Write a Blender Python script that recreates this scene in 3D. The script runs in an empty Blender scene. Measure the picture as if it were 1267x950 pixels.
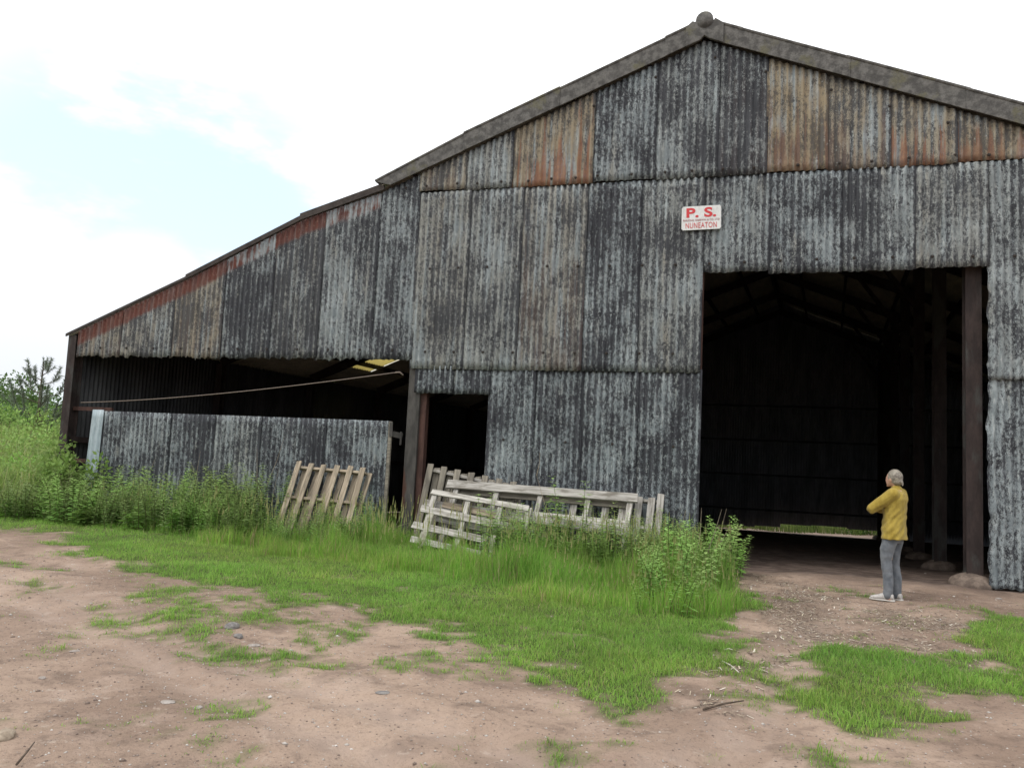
import bpy, bmesh, math, random
import numpy as np
from mathutils import Vector, Matrix
rng = np.random.default_rng(7); random.seed(7)
S = bpy.context.scene
C = bpy.data.collections.new('scene'); S.collection.children.link(C)
R = math.radians
# ------------------------------------------------------------------ camera
FPX = 1000.0; PITCH, ROLL, YAW = 0.0941193900, 0.0483850326, 0.296810467
EYE = np.array([0.0, 0.0, 1.5])
cy_, sy_, cp_, sp_ = math.cos(YAW), math.sin(YAW), math.cos(PITCH), math.sin(PITCH)
fw = np.array([-sy_*cp_, cy_*cp_, sp_]); rt = np.array([cy_, sy_, 0.0]); up = np.cross(rt, fw)
cr_, sr_ = math.cos(ROLL), math.sin(ROLL)
rt2 = cr_*rt + sr_*up; up2 = -sr_*rt + cr_*up
cam = bpy.data.objects.new('camera', bpy.data.cameras.new('camera')); C.objects.link(cam); S.camera = cam
cam.matrix_world = Matrix(((rt2[0], up2[0], -fw[0], EYE[0]), (rt2[1], up2[1], -fw[1], EYE[1]), (rt2[2], up2[2], -fw[2], EYE[2]), (0, 0, 0, 1)))
cam.data.sensor_width = 36; cam.data.lens = 36*FPX/1267; cam.data.clip_end = 3000; cam.data.clip_start = .05
D = 13.384            # distance of the barn front
def ray(x, y): return rt2*(x-633.5)/FPX - up2*(y-475)/FPX + fw
def at(x, y, Y=D):
    d = ray(x, y); return EYE + d*(Y/d[1])
def gnd(x, y, z=0.0):
    d = ray(x, y); q = EYE + d*((z-EYE[2])/d[2]); return (float(q[0]), float(q[1]))
def X_(x, y, Y=D): return float(at(x, y, Y)[0])
def Z_(x, y, Y=D): return float(at(x, y, Y)[2])
def sx(Y): return .08*max(0.0, Y-D)
# ------------------------------------------------------------------ noise
def vnoise(x, y, seed=0):
    xi = np.floor(x).astype(np.int64); yi = np.floor(y).astype(np.int64); xf = x-xi; yf = y-yi
    xf = xf*xf*(3-2*xf); yf = yf*yf*(3-2*yf)
    def h(a, b):
        n = (a*374761393 + b*668265263 + seed*974634777) & 0x7fffffff
        n = (n ^ (n >> 13)) * 1274126177 & 0x7fffffff
        return ((n ^ (n >> 16)) & 0xffff)/65535.0
    return (h(xi, yi)*(1-xf)+h(xi+1, yi)*xf)*(1-yf)+(h(xi, yi+1)*(1-xf)+h(xi+1, yi+1)*xf)*yf
def fbm(x, y, o=4, seed=0):
    s = 0; a = .5; t = 0
    for k in range(o):
        s = s+a*vnoise(x*2**k, y*2**k, seed+k); t += a; a *= .5
    return s/t
# ------------------------------------------------------------------ materials
class NT:
    def __init__(s, name):
        s.m = bpy.data.materials.new(name); s.m.use_nodes = True; s.t = s.m.node_tree; s.t.nodes.clear()
        s.out = s.t.nodes.new('ShaderNodeOutputMaterial')
    def n(s, typ, ins={}, **props):
        nd = s.t.nodes.new(typ)
        for k, v in props.items(): setattr(nd, k, v)
        for k, v in ins.items(): s.set(nd.inputs[k], v)
        return nd
    def set(s, sock, v):
        if isinstance(v, bpy.types.NodeSocket): s.t.links.new(v, sock)
        elif isinstance(v, (tuple, list)) and len(v) == 3 and sock.type == 'RGBA': sock.default_value = (*v, 1)
        else: sock.default_value = v
    def math(s, op, a, b=0.0, c=0.0, clamp=False):
        nd = s.n('ShaderNodeMath', {0: a, 1: b, 2: c}, operation=op, use_clamp=clamp); return nd.outputs[0]
    def add(s, a, b): return s.math('ADD', a, b)
    def mul(s, a, b): return s.math('MULTIPLY', a, b)
    def step(s, v, lo, hi):
        nd = s.n('ShaderNodeMapRange', {0: v, 1: lo, 2: hi, 3: 0.0, 4: 1.0}, interpolation_type='SMOOTHSTEP'); return nd.outputs[0]
    def mix(s, f, a, b):
        nd = s.n('ShaderNodeMix', data_type='RGBA'); s.set(nd.inputs[0], f); s.set(nd.inputs[6], a); s.set(nd.inputs[7], b); return nd.outputs[2]
    def noise(s, vec, scale, detail=4, rough=.55):
        return s.n('ShaderNodeTexNoise', {'Vector': vec, 'Scale': scale, 'Detail': detail, 'Roughness': rough}).outputs['Fac']
    def mapv(s, vec, sc): return s.n('ShaderNodeMapping', {'Vector': vec, 'Scale': sc}).outputs[0]
    def attr(s, name, out='Fac'): return s.n('ShaderNodeAttribute', attribute_name=name).outputs[out]
    def bump(s, h, dist, strength=1.0): return s.n('ShaderNodeBump', {'Height': h, 'Distance': dist, 'Strength': strength}).outputs[0]
    def bsdf(s, col, rough=.8, normal=None, spec=.3, **kw):
        b = s.n('ShaderNodeBsdfPrincipled', {'Base Color': col, 'Roughness': rough, 'Specular IOR Level': spec})
        if normal is not None: s.set(b.inputs['Normal'], normal)
        for k, v in kw.items(): s.set(b.inputs[k.replace('_', ' ')], v)
        s.t.links.new(b.outputs[0], s.out.inputs[0]); return b
def objco(t): return t.n('ShaderNodeTexCoord').outputs['Object']

def m_facade():
    t = NT('weathered_corrugated_iron')
    uv = t.n('ShaderNodeUVMap', uv_map='wall').outputs[0]
    tone = t.attr('tone', 'Color'); sep = t.n('ShaderNodeSeparateColor', {0: tone})
    dark, tan, rust = sep.outputs; bandk = t.attr('tone', 'Alpha')
    band = t.attr('band'); crest = t.attr('crest'); edge = t.attr('edge'); low = t.attr('low')
    blotch = t.noise(t.mapv(uv, (1.0, .55, 1)), 1.5, 5, .6)
    blotch2 = t.noise(t.mapv(uv, (1.3, .8, 1)), 3.6, 4, .6)
    streak = t.noise(t.mapv(uv, (18, .8, 1)), 1.0, 4, .65)
    streak2 = t.noise(t.mapv(uv, (7.5, .35, 1)), 1.3, 3, .6)
    fine = t.noise(t.mapv(uv, (30, 14, 1)), 1.0, 5, .8)
    grain = t.noise(t.mapv(uv, (85, 60, 1)), 1.0, 3, .85)
    v = t.add(t.mul(fine, 2.1), t.mul(streak, .80))
    v = t.add(v, t.mul(blotch, 1.5)); v = t.add(v, t.mul(blotch2, 1.25)); v = t.add(v, t.mul(grain, 1.3))
    v = t.add(v, t.mul(crest, -.11)); v = t.add(v, t.mul(dark, .35))
    v = t.add(v, t.mul(t.step(edge, .03, .0), .16))
    mask = t.step(v, 3.36, 3.84)
    zinc = t.mix(t.step(blotch2, .35, .65), (.165, .192, .203), (.305, .345, .355))
    zinc = t.mix(t.step(t.noise(t.mapv(uv, (26, 5, 1)), 1.0, 3, .7), .5, .75), zinc, (.37, .395, .39))
    tanm = t.mul(t.mul(tan, .95), t.step(t.add(streak2, t.mul(t.add(blotch, -.5), .8)), .30, .55))
    zinc = t.mix(tanm, zinc, t.mix(fine, (.17, .135, .085), (.34, .275, .175)))
    darkc = t.mix(t.step(streak, .4, .7), (.020, .021, .026), (.055, .058, .066))
    mask = t.mul(mask, t.math('SUBTRACT', 1.0, t.mul(tanm, .22)))
    col = t.mix(mask, zinc, darkc)
    sp = t.n('ShaderNodeTexVoronoi', {'Vector': t.mapv(uv, (1, .8, 1)), 'Scale': 17.0}); spd = t.add(sp.outputs['Distance'], t.mul(t.add(grain, -.5), .9))
    col = t.mix(t.mul(t.step(spd, .20, .05), t.mul(t.step(blotch2, .48, .62), .6)), col, (.36, .39, .375))
    warm = t.step(t.noise(t.mapv(uv, (3.2, .5, 1)), 1.0, 4, .65), .56, .70)
    col = t.mix(t.mul(warm, t.mul(t.math('SUBTRACT', 1.0, mask), .45)), col, (.27, .235, .175))
    # pale runs down the ridges of the sheets
    col = t.mix(t.mul(t.step(crest, .45, 1.0), t.mul(t.step(t.noise(t.mapv(uv, (9, 3.5, 1)), 1.0, 4, .7), .52, .68), .32)), col, (.34, .375, .375))
    # orange and red rust runs
    rr = t.noise(t.mapv(uv, (11, .55, 1)), 1.0, 3, .6)
    rm = t.mul(rust, t.step(t.add(rr, t.mul(low, .20)), .61, .73))
    rcol = t.mix(t.step(fine, .4, .65), (.16, .055, .032), (.30, .145, .07))
    col = t.mix(t.mul(rm, .72), col, rcol)
    # red rusted strip that follows the roof slope
    bn = t.add(band, t.mul(t.add(blotch2, -.5), .16)); bn = t.add(bn, t.mul(t.add(fine, -.5), .10))
    bm = t.step(bn, .38, .28)
    bpat = t.step(t.add(t.add(t.mul(blotch2, .5), t.mul(streak, .5)), t.mul(bandk, .32)), .62, .74)
    bcol = t.mix(bpat, (.27, .30, .31), t.mix(streak, (.065, .021, .017), (.15, .052, .036)))
    bcol = t.mix(t.step(fine, .52, .66), bcol, (.19, .13, .10))
    bm = t.mul(bm, t.add(.72, t.mul(t.step(streak2, .4, .6), .28)))
    col = t.mix(t.mul(bm, t.step(bandk, .01, .1)), col, bcol)
    nrm = t.bump(t.add(t.mul(fine, .5), t.mul(grain, .4)), .004, .7)
    t.bsdf(col, .72, nrm, .25); return t.m

def m_simple(name, c1, c2, scale=6, rough=.85, stretch=(1, 1, 1), bump=.004, detail=5, lo=.35, hi=.65, spec=.25, c3=None, k3=(.62, .7)):
    t = NT(name); co = objco(t); v = t.mapv(co, stretch); n = t.noise(v, scale, detail, .62)
    col = t.mix(t.step(n, lo, hi), c1, c2)
    if c3 is not None:
        n3 = t.noise(v, scale*.37, 4, .6); col = t.mix(t.step(n3, *k3), col, c3)
    n2 = t.noise(v, scale*5, 3, .7); col = t.mix(t.mul(t.step(n2, .35, .75), .35), col, tuple(.45*q for q in c1))
    t.bsdf(col, rough, t.bump(t.add(n, t.mul(n2, .6)), bump), spec); return t.m

def m_ground():
    t = NT('bare_red_earth'); co = t.n('ShaderNodeNewGeometry').outputs['Position']
    g = t.attr('grassy'); inside = t.attr('inside'); litter = t.attr('litter')
    n1 = t.noise(co, .55, 6, .6); n2 = t.noise(co, 3.2, 6, .65); n3 = t.noise(co, 24, 5, .7); n4 = t.noise(co, 85, 3, .75)
    col = t.mix(t.step(n1, .38, .64), (.265, .190, .145), (.41, .305, .235))
    col = t.mix(t.mul(t.step(n2, .48, .66), .6), col, (.150, .108, .085))
    col = t.mix(t.mul(t.step(t.noise(co, 1.7, 5, .6), .55, .7), .5), col, (.45, .345, .28))
    col = t.mix(t.mul(t.step(n3, .52, .72), .5), col, (.10, .07, .056))
    col = t.mix(t.mul(t.step(n4, .6, .78), .6), col, (.42, .37, .32))
    col = t.mix(t.mul(t.step(t.noise(co, 60, 4, .8), .55, .7), .6), col, (.085, .06, .05))
    col = t.mix(t.mul(t.step(t.noise(co, 7, 6, .75), .58, .68), .5), col, (.50, .42, .355))
    col = t.mix(t.mul(t.mul(t.attr('rut'), t.step(n2, .35, .6)), .5), col, (.46, .355, .29))
    v = t.n('ShaderNodeTexVoronoi', {'Vector': co, 'Scale': 38.0}); d = v.outputs['Distance']
    st = t.mul(t.step(d, .26, .16), t.step(v.outputs['Color'], .80, .86))
    col = t.mix(t.mul(st, .7), col, (.46, .43, .40))
    lit = t.mul(litter, t.step(t.noise(t.mapv(co, (1, .5, 1)), 60, 3, .8), .5, .6))
    col = t.mix(t.mul(litter, .55), col, (.10, .075, .06)); col = t.mix(t.mul(lit, .7), col, (.36, .29, .22))
    col = t.mix(g, col, t.mix(t.step(n3, .4, .6), (.055, .075, .025), (.11, .135, .045)))
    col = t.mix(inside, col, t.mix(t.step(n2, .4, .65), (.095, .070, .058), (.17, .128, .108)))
    h = t.add(t.mul(n2, .5), t.add(t.mul(n3, .35), t.mul(n4, .22))); h = t.add(h, t.mul(st, .25))
    t.bsdf(col, .93, t.bump(h, .06, 1.0), .15); return t.m

def m_leaf(name, transl=.35, gloss=.6):
    t = NT(name); c = t.attr('tint', 'Color'); rnd = t.n('ShaderNodeObjectInfo').outputs['Random']
    hsv = t.n('ShaderNodeHueSaturation', {'Hue': t.add(.480, t.mul(rnd, .034)), 'Saturation': t.add(.88, t.mul(rnd, .17)), 'Value': t.add(.80, t.mul(rnd, .40)), 'Color': c}).outputs[0]
    b = t.n('ShaderNodeBsdfPrincipled', {'Base Color': hsv, 'Roughness': gloss, 'Specular IOR Level': .18})
    tr = t.n('ShaderNodeBsdfTranslucent', {'Color': t.n('ShaderNodeHueSaturation', {'Hue': .485, 'Value': 1.5, 'Color': hsv}).outputs[0]})
    mx = t.n('ShaderNodeMixShader', {0: transl, 1: b.outputs[0], 2: tr.outputs[0]}); t.t.links.new(mx.outputs[0], t.out.inputs[0]); return t.m

def m_wood(name, c1, c2, c3):
    t = NT(name); co = objco(t); rnd = t.n('ShaderNodeObjectInfo').outputs['Random']
    off = t.n('ShaderNodeVectorMath', {0: co, 1: t.n('ShaderNodeCombineXYZ', {0: t.mul(rnd, 31.0), 1: t.mul(rnd, 7.0), 2: 0.0}).outputs[0]}, operation='ADD').outputs[0]
    g = t.noise(t.mapv(off, (2.2, 38, 38)), 1.0, 5, .65); b = t.noise(t.mapv(off, (3, 9, 9)), 1.0, 4, .6); k = t.noise(off, 120, 2, .7)
    col = t.mix(t.step(g, .35, .68), c1, c2); col = t.mix(t.mul(t.step(b, .48, .68), .8), col, c3)
    col = t.mix(t.mul(t.step(k, .6, .8), .4), col, tuple(q*.4 for q in c1))
    col = t.n('ShaderNodeHueSaturation', {'Value': t.add(.8, t.mul(rnd, .35)), 'Color': col}).outputs[0]
    t.bsdf(col, .85, t.bump(t.add(g, t.mul(k, .3)), .004, .8), .2); return t.m

M = {}
M['iron'] = m_facade()
M['ground'] = m_ground()
M['galv'] = m_simple('galvanised_sheet', (.30, .37, .40), (.42, .49, .52), 9, .5, (1, 1, .25), .001)
M['barge'] = m_simple('lichened_asbestos_cement', (.075, .073, .07), (.15, .146, .138), 7, .92, (1, 1, 1), .008, 8, .38, .62, c3=(.125, .12, .085), k3=(.56, .68))
M['roof'] = m_simple('dull_roof_sheet', (.40, .38, .32), (.52, .49, .40), 4, .9, (1, .3, 1))
M['rooftop'] = m_simple('dark_roof_edge', (.035, .030, .028), (.065, .055, .05), 7, .9)
M['steel'] = m_simple('rusty_brown_steel', (.026, .019, .018), (.046, .033, .030), 7, .8, (1, 1, .35), .003, c3=(.05, .048, .045), k3=(.5, .6))
M['redsteel'] = m_simple('red_oxide_steel', (.045, .024, .020), (.085, .045, .036), 8, .8, (1, 1, .3), .003)
M['greysteel'] = m_simple('grimy_grey_post', (.045, .043, .04), (.085, .08, .074), 6, .85, (1, 1, .3), .003, c3=(.07, .035, .025), k3=(.52, .62))
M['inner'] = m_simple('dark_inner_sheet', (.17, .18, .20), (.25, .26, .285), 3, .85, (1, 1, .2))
M['innerdark'] = m_simple('shaded_side_sheet', (.05, .052, .055), (.085, .088, .09), 3, .85, (1, 1, .2))  # interior shade put into the colour: a darker copy of the inner sheet
M['concrete'] = m_simple('dusty_concrete', (.115, .088, .072), (.20, .155, .125), 7, .95, (1, 1, 1), .012)
M['bolt'] = m_simple('black_bolt', (.02, .018, .018), (.05, .04, .035), 20, .6)
M['silver'] = m_wood('silvered_wood', (.25, .235, .21), (.48, .46, .425), (.15, .135, .11))
M['tanwood'] = m_wood('tan_weathered_wood', (.21, .17, .125), (.38, .32, .24), (.13, .115, .09))
M['greywood'] = m_wood('dark_weathered_wood', (.15, .135, .11), (.27, .245, .20), (.11, .10, .085))
M['whitewood'] = m_wood('pale_stake_wood', (.42, .39, .33), (.60, .57, .50), (.2, .18, .14))
M['leaf'] = m_leaf('nettle_leaf'); M['grass'] = m_leaf('grass_blade', .45, .6); M['needle'] = m_leaf('pine_needle', .1, .6)
M['bark'] = m_simple('bark', (.07, .05, .038), (.14, .11, .085), 14, .95, (1, 1, .3), .01)
M['deadstem'] = m_simple('dead_stem', (.20, .16, .12), (.34, .29, .22), 30, .9)
M['rope'] = m_simple('weathered_rope', (.15, .12, .10), (.24, .20, .17), 60, .9)
M['stone'] = m_simple('pale_stone', (.26, .225, .20), (.40, .36, .33), 18, .9, (1, 1, 1), .01, 6)
M['stoneD'] = m_simple('grey_stone', (.15, .14, .135), (.27, .255, .24), 18, .9, (1, 1, 1), .01, 6)
M['brick'] = m_simple('buff_cobble', (.25, .20, .15), (.36, .30, .23), 14, .9)
def plain(name, c, rough=.6, **kw):
    t = NT(name); co = objco(t); n = t.noise(co, kw.pop('scale', 40), 4, .6)
    col = t.mix(t.mul(t.step(n, .45, .75), kw.pop('k', .25)), c, tuple(q*.6 for q in c))
    t.bsdf(col, rough, t.bump(n, kw.pop('bump', .001)), .3, **kw); return t.m
M['signwhite'] = m_simple('stained_enamel_white', (.66, .67, .66), (.55, .56, .54), 9, .35, (1, 1, .5), .0006, 6, .45, .75, c3=(.36, .30, .22), k3=(.62, .74))
M['signred'] = plain('enamel_red', (.52, .045, .05), .35, k=.15)
M['signgrey'] = plain('enamel_faded_red', (.34, .12, .13), .4)
M['skin'] = plain('skin', (.50, .30, .22), .55, Subsurface_Weight=.1)
M['hair'] = None
def m_hair():
    t = NT('grey_blond_hair'); co = objco(t); n = t.noise(t.mapv(co, (30, 160, 60)), 1.0, 4, .7)
    b = t.noise(co, 14, 3, .5); col = t.mix(t.step(n, .3, .7), (.11, .095, .078), (.36, .325, .265)); col = t.mix(t.mul(t.step(b, .5, .65), .5), col, (.10, .08, .07))
    t.bsdf(col, .5, t.bump(n, .004), .4); return t.m
M['hair'] = m_hair()
def m_cloth(name, c1, c2, bs=7, bd=.02, weave=260, stretch=(1, 1, 1)):
    t = NT(name); co = objco(t); n = t.noise(t.mapv(co, stretch), bs, 3, .5); w = t.noise(co, weave, 2, .8)
    col = t.mix(t.step(n, .3, .7), c1, c2); col = t.mix(t.mul(w, .25), col, tuple(q*.5 for q in c1))
    t.bsdf(col, .9, t.bump(t.add(n, t.mul(w, .05)), bd), .1, Sheen_Weight=.15); return t.m
M['mustard'] = m_cloth('mustard_jersey', (.30, .215, .040), (.39, .29, .065), 9, .035, 260, (1.6, 1.0, .5))
M['denim'] = m_cloth('grey_denim', (.10, .112, .13), (.18, .193, .212), 11, .02, 300, (1, 1, .7))
M['shoe'] = plain('white_trainer', (.44, .42, .40), .75, scale=45, k=.7); M['sole'] = plain('trainer_sole', (.45, .43, .40), .8)
def m_grp():
    t = NT('yellow_rooflight'); co = objco(t); n = t.noise(co, 5, 4, .6); col = t.mix(n, (.60, .53, .27), (.76, .69, .42))
    b = t.n('ShaderNodeBsdfDiffuse', {'Color': col}); tr = t.n('ShaderNodeBsdfTranslucent', {'Color': col})
    mx = t.n('ShaderNodeMixShader', {0: .75, 1: b.outputs[0], 2: tr.outputs[0]}); t.t.links.new(mx.outputs[0], t.out.inputs[0]); return t.m
M['grp'] = m_grp()
# ------------------------------------------------------------------ object helpers
def link(name, me, mat, parent=None, loc=None):
    o = bpy.data.objects.new(name, me); C.objects.link(o)
    for m in (mat if isinstance(mat, list) else [mat]):
        if m is not None and len(me.materials) < (len(mat) if isinstance(mat, list) else 1): me.materials.append(m)
    if parent: o.parent = parent
    if loc is not None: o.location = loc
    return o
def tag(o, label=None, cat=None, group=None, kind=None):
    for k, v in (('label', label), ('category', cat), ('group', group), ('kind', kind)):
        if v: o[k] = v
    return o
def empty(name, loc, label, cat, group=None, rz=0):
    o = bpy.data.objects.new(name, None); C.objects.link(o); o.location = loc; o.rotation_euler = (0, 0, rz); o.empty_display_size = .1
    return tag(o, label, cat, group)
def mesh_np(name, v, f, smooth=False, quads=None):
    """v (N,3); f list of faces or int array (M,k)"""
    me = bpy.data.meshes.new(name)
    v = np.asarray(v, np.float32)
    if isinstance(f, np.ndarray):
        k = f.shape[1]; me.vertices.add(len(v)); me.vertices.foreach_set('co', v.ravel())
        me.loops.add(f.size); me.loops.foreach_set('vertex_index', f.astype(np.int32).ravel())
        me.polygons.add(len(f)); me.polygons.foreach_set('loop_start', np.arange(0, f.size, k, dtype=np.int32))
        me.update(calc_edges=True); me.validate()
    else:
        me.from_pydata([tuple(map(float, q)) for q in v], [], f); me.update()
    if smooth: me.polygons.foreach_set('use_smooth', np.ones(len(me.polygons), bool))
    return me
def fattr(me, name, vals):
    a = me.attributes.new(name, 'FLOAT', 'POINT'); a.data.foreach_set('value', np.asarray(vals, np.float32))
def cattr(me, name, cols):
    a = me.attributes.new(name, 'FLOAT_COLOR', 'POINT'); c = np.asarray(cols, np.float32)
    if c.shape[1] == 3: c = np.hstack([c, np.ones((len(c), 1), np.float32)])
    a.data.foreach_set('color', c.ravel())
def grid_faces(nu, nv):
    i, j = np.meshgrid(np.arange(nu-1), np.arange(nv-1), indexing='ij')
    a = (i*nv+j).ravel(); return np.stack([a, a+nv, a+nv+1, a+1], 1)
def box_v(x0, x1, y0, y1, z0, z1):
    v = [(x0,y0,z0),(x1,y0,z0),(x1,y1,z0),(x0,y1,z0),(x0,y0,z1),(x1,y0,z1),(x1,y1,z1),(x0,y1,z1)]
    return v, [(0,3,2,1),(4,5,6,7),(0,1,5,4),(1,2,6,5),(2,3,7,6),(3,0,4,7)]
class MB:
    def __init__(s): s.v = []; s.f = []
    def raw(s, v, f):
        o = len(s.v); s.v += [tuple(map(float, q)) for q in v]; s.f += [tuple(i+o for i in q) for q in f]; return s
    def box(s, *a): return s.raw(*box_v(*a))
    def bar(s, a, b, w, t, upv=(0, 0, 1)):
        a = Vector(a); b = Vector(b); d = (b-a).normalized(); n = Vector(upv); side = d.cross(n)
        if side.length < 1e-4: side = d.cross(Vector((1, 0, 0)))
        side.normalize(); n = side.cross(d)
        v = []
        for p in (a, b):
            for sa, sb in ((-1, -1), (1, -1), (1, 1), (-1, 1)): v.append(p+side*sa*w/2+n*sb*t/2)
        return s.raw(v, [(0,1,2,3),(7,6,5,4),(0,4,5,1),(1,5,6,2),(2,6,7,3),(3,7,4,0)])
    def hbeam(s, a, b, w=.2, t=.2, upv=(0, 1, 0), th=.018):
        """H section: two flanges and a web; flanges face upv"""
        a = Vector(a); b = Vector(b); d = (b-a).normalized(); n = Vector(upv); side = d.cross(n).normalized(); n = side.cross(d)
        s.bar(a+n*(t/2), b+n*(t/2), w, th, n); s.bar(a-n*(t/2), b-n*(t/2), w, th, n); s.bar(a, b, th, t-th, n); return s
    def tube(s, pts, rad, n=6):
        pts = [Vector(p) for p in pts]; o = len(s.v); k = len(pts)
        for i, p in enumerate(pts):
            d = (pts[min(i+1, k-1)]-pts[max(i-1, 0)]).normalized(); a = d.orthogonal().normalized() if i == 0 else (pa - d*pa.dot(d)).normalized(); pa = a; b = d.cross(a)
            r = rad[i] if isinstance(rad, (list, tuple)) else rad
            for q in range(n): s.v.append(tuple(p+a*r*math.cos(2*math.pi*q/n)+b*r*math.sin(2*math.pi*q/n)))
        for i in range(k-1):
            for q in range(n): s.f.append((o+i*n+q, o+i*n+(q+1) % n, o+(i+1)*n+(q+1) % n, o+(i+1)*n+q))
        s.f.append(tuple(o+q for q in range(n))[::-1]); s.f.append(tuple(o+(k-1)*n+q for q in range(n))); return s
    def build(s, name, mat, parent=None, base=None, smooth=False, bevel=0):
        v = np.array(s.v)
        if base is not None: v = v-np.array(base)
        me = mesh_np(name, v, s.f, smooth); o = link(name, me, mat, parent)
        if bevel:
            m = o.modifiers.new('bevel', 'BEVEL'); m.width = bevel; m.segments = 2; m.limit_method = 'ANGLE'
        return o
def copy_tree(o, parent=None):
    c = o.copy(); C.objects.link(c); c.parent = parent
    for ch in list(o.children): copy_tree(ch, c)
    return c
# ------------------------------------------------------------------ terrain
def terr(x, y):
    x = np.asarray(x, float); y = np.asarray(y, float)
    z = -.043*np.clip(y-13.4, 0, 28)
    k = np.clip((-15.5-x)/14, 0, 1); k = k*k*(3-2*k); z = z+k*1.1 + .043*np.clip(y-13.4, 0, 28)*k
    return z
RUT = []
def rutd(x, y):
    d = np.full(np.shape(x), 9.0)
    for P in RUT:
        for (x1, y1), (x2, y2) in zip(P[:-1], P[1:]):
            L = (x2-x1)**2+(y2-y1)**2; u = np.clip(((x-x1)*(x2-x1)+(y-y1)*(y2-y1))/L, 0, 1); d = np.minimum(d, np.hypot(x-x1-u*(x2-x1), y-y1-u*(y2-y1)))
    return d
for off in (0, 62):
    RUT.append([gnd(*p) for p in ((-60, 700+off*.35), (60, 728+off*.45), (200, 785+off*.6), (340, 838+off*.8), (520, 895+off), (760, 965+off*1.1))])
RUT.append([gnd(*p) for p in ((760, 965), (880, 930), (960, 870), (985, 800), (1030, 760))])
def bumps(x, y):
    rd = rutd(x+(vnoise(x*1.3, y*1.3, 4)-.5)*.3, y)
    return bumps0(x, y)-.030*np.exp(-(rd/.16)**2)+.014*np.exp(-((rd-.30)/.12)**2)
def bumps0(x, y):
    near = np.clip((30-np.hypot(x, y))/10, 0, 1)
    return near*((fbm(x*.9, y*.9, 4, 3)-.5)*.10+(fbm(x*4, y*4, 3, 9)-.5)*.030)
def inpoly(x, y, P):
    r = np.zeros(x.shape, bool); n = len(P)
    for i in range(n):
        x1, y1 = P[i]; x2, y2 = P[(i+1) % n]
        c = ((y1 > y) != (y2 > y)) & (x < (x2-x1)*(y-y1)/((y2-y1) if y2 != y1 else 1e-9)+x1); r ^= c
    return r
def GP(*pts): return [gnd(*p) for p in pts]
lawn = GP((0,652),(60,664),(110,682),(140,700),(215,715),(290,722),(330,742),(420,752),(455,768),(520,775),(570,792),(640,815),(700,850),(745,880),(800,900),(835,888),(868,855),(888,820),(915,775)) + [(-.2, 9.2), (-.6, 13.2), (-13.8, 13.2), (-40, 13.2), (-40, 9.0)]
patchy = [(GP((118,690),(290,725),(430,765),(440,790),(520,800),(640,830),(700,862),(600,850),(480,830),(330,850),(230,830),(150,790),(160,740)), .44),
          (GP((0,670),(60,690),(110,720),(40,735),(0,730)), .50), (GP((0,690),(40,700),(25,722),(0,722)), .8),
          (GP((0,868),(60,880),(130,905),(60,915),(0,900)), .66), (GP((0,800),(40,810),(35,835),(0,845)), .5), (GP((0,925),(60,930),(110,950),(0,960)), .55),
          (GP((720,880),(800,895),(940,905),(1010,945),(900,955),(740,935),(690,900)), .56), (GP((880,900),(960,925),(1010,950),(890,950)), .6),
          (GP((120,740),(220,770),(300,800),(210,800),(120,770)), .5), (GP((300,880),(520,900),(500,955),(280,950)), .16), (GP((150,800),(300,850),(350,950),(100,950)), .20)]
island = [GP((962,796),(1010,795),(1090,800),(1160,812),(1205,822),(1267,812),(1300,830),(1320,880),(1267,868),(1200,850),(1150,862),(1165,880),(1140,905),(1080,915),(1010,910),(985,885),(972,850),(985,825)),
          GP((1185,762),(1225,757),(1267,765),(1340,775),(1330,830),(1250,830),(1190,800)), GP((1090,895),(1150,900),(1160,925),(1080,920)), GP((950,925),(1080,915),(1110,930),(1010,950))]
tall = GP((0,640),(60,642),(130,652),(200,664),(270,672),(350,690),(430,700),(480,706),(600,722),(690,742),(760,757),(860,768),(915,772)) + [(-.35, 10.5), (-1.0, 13.2), (-13.6, 13.2), (-40, 13.2), (-40, 11.2)]
litterP = GP((905,690),(1060,750),(1267,760),(1200,830),(960,795),(950,860),(900,870),(850,900),(880,840),(930,770))
def gmask(x, y):
    wx = x+(fbm(x*2.5, y*2.5, 3, 21)-.5)*.9; wy = y+(fbm(x*2.5, y*2.5, 3, 22)-.5)*.7
    m = np.zeros(x.shape)
    def soft(P, r): return sum(inpoly(wx+dx*r, wy+dy*r, P)*1.0 for dx, dy in ((0, 0), (1, .3), (-1, -.2), (.3, 1), (-.4, -1), (.6, -.6), (-.6, .7)))/7
    for P, d in patchy: m = np.maximum(m, soft(P, .3)*d)
    for P in island: m = np.maximum(m, soft(P, .22)*.95)
    m = np.maximum(m, soft(lawn, .38)*1.05)
    out = ((y > 13.6) & ((x < -14.2) | (x > 8.6)) | (x < -24)) * 1.0
    m = np.maximum(m, out)
    m = np.maximum(m, .12*(y < 12))
    m = m*(1-1.0*((y > 37.3) & (y < 40.5) & (x > 2.2+.4*(40-y)) & (x < 30)))
    n = fbm(x*2.1, y*2.1, 5, 33)
    n3 = fbm(x*11, y*11, 3, 35)
    return np.clip((m*1.25-(n-.5)*1.7-(n3-.5)*.95-.44)/.55, 0, 1)
def xs_arr():
    a = list(np.arange(-17, 6.001, .075)); l = -17.0; st = .1; L = []
    while l > -600: l -= st; st *= 1.16; L.append(l)
    r = 6.0; st = .1; Rr = []
    while r < 600: r += st; st *= 1.16; Rr.append(r)
    return np.array(L[::-1]+a+Rr)
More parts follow.
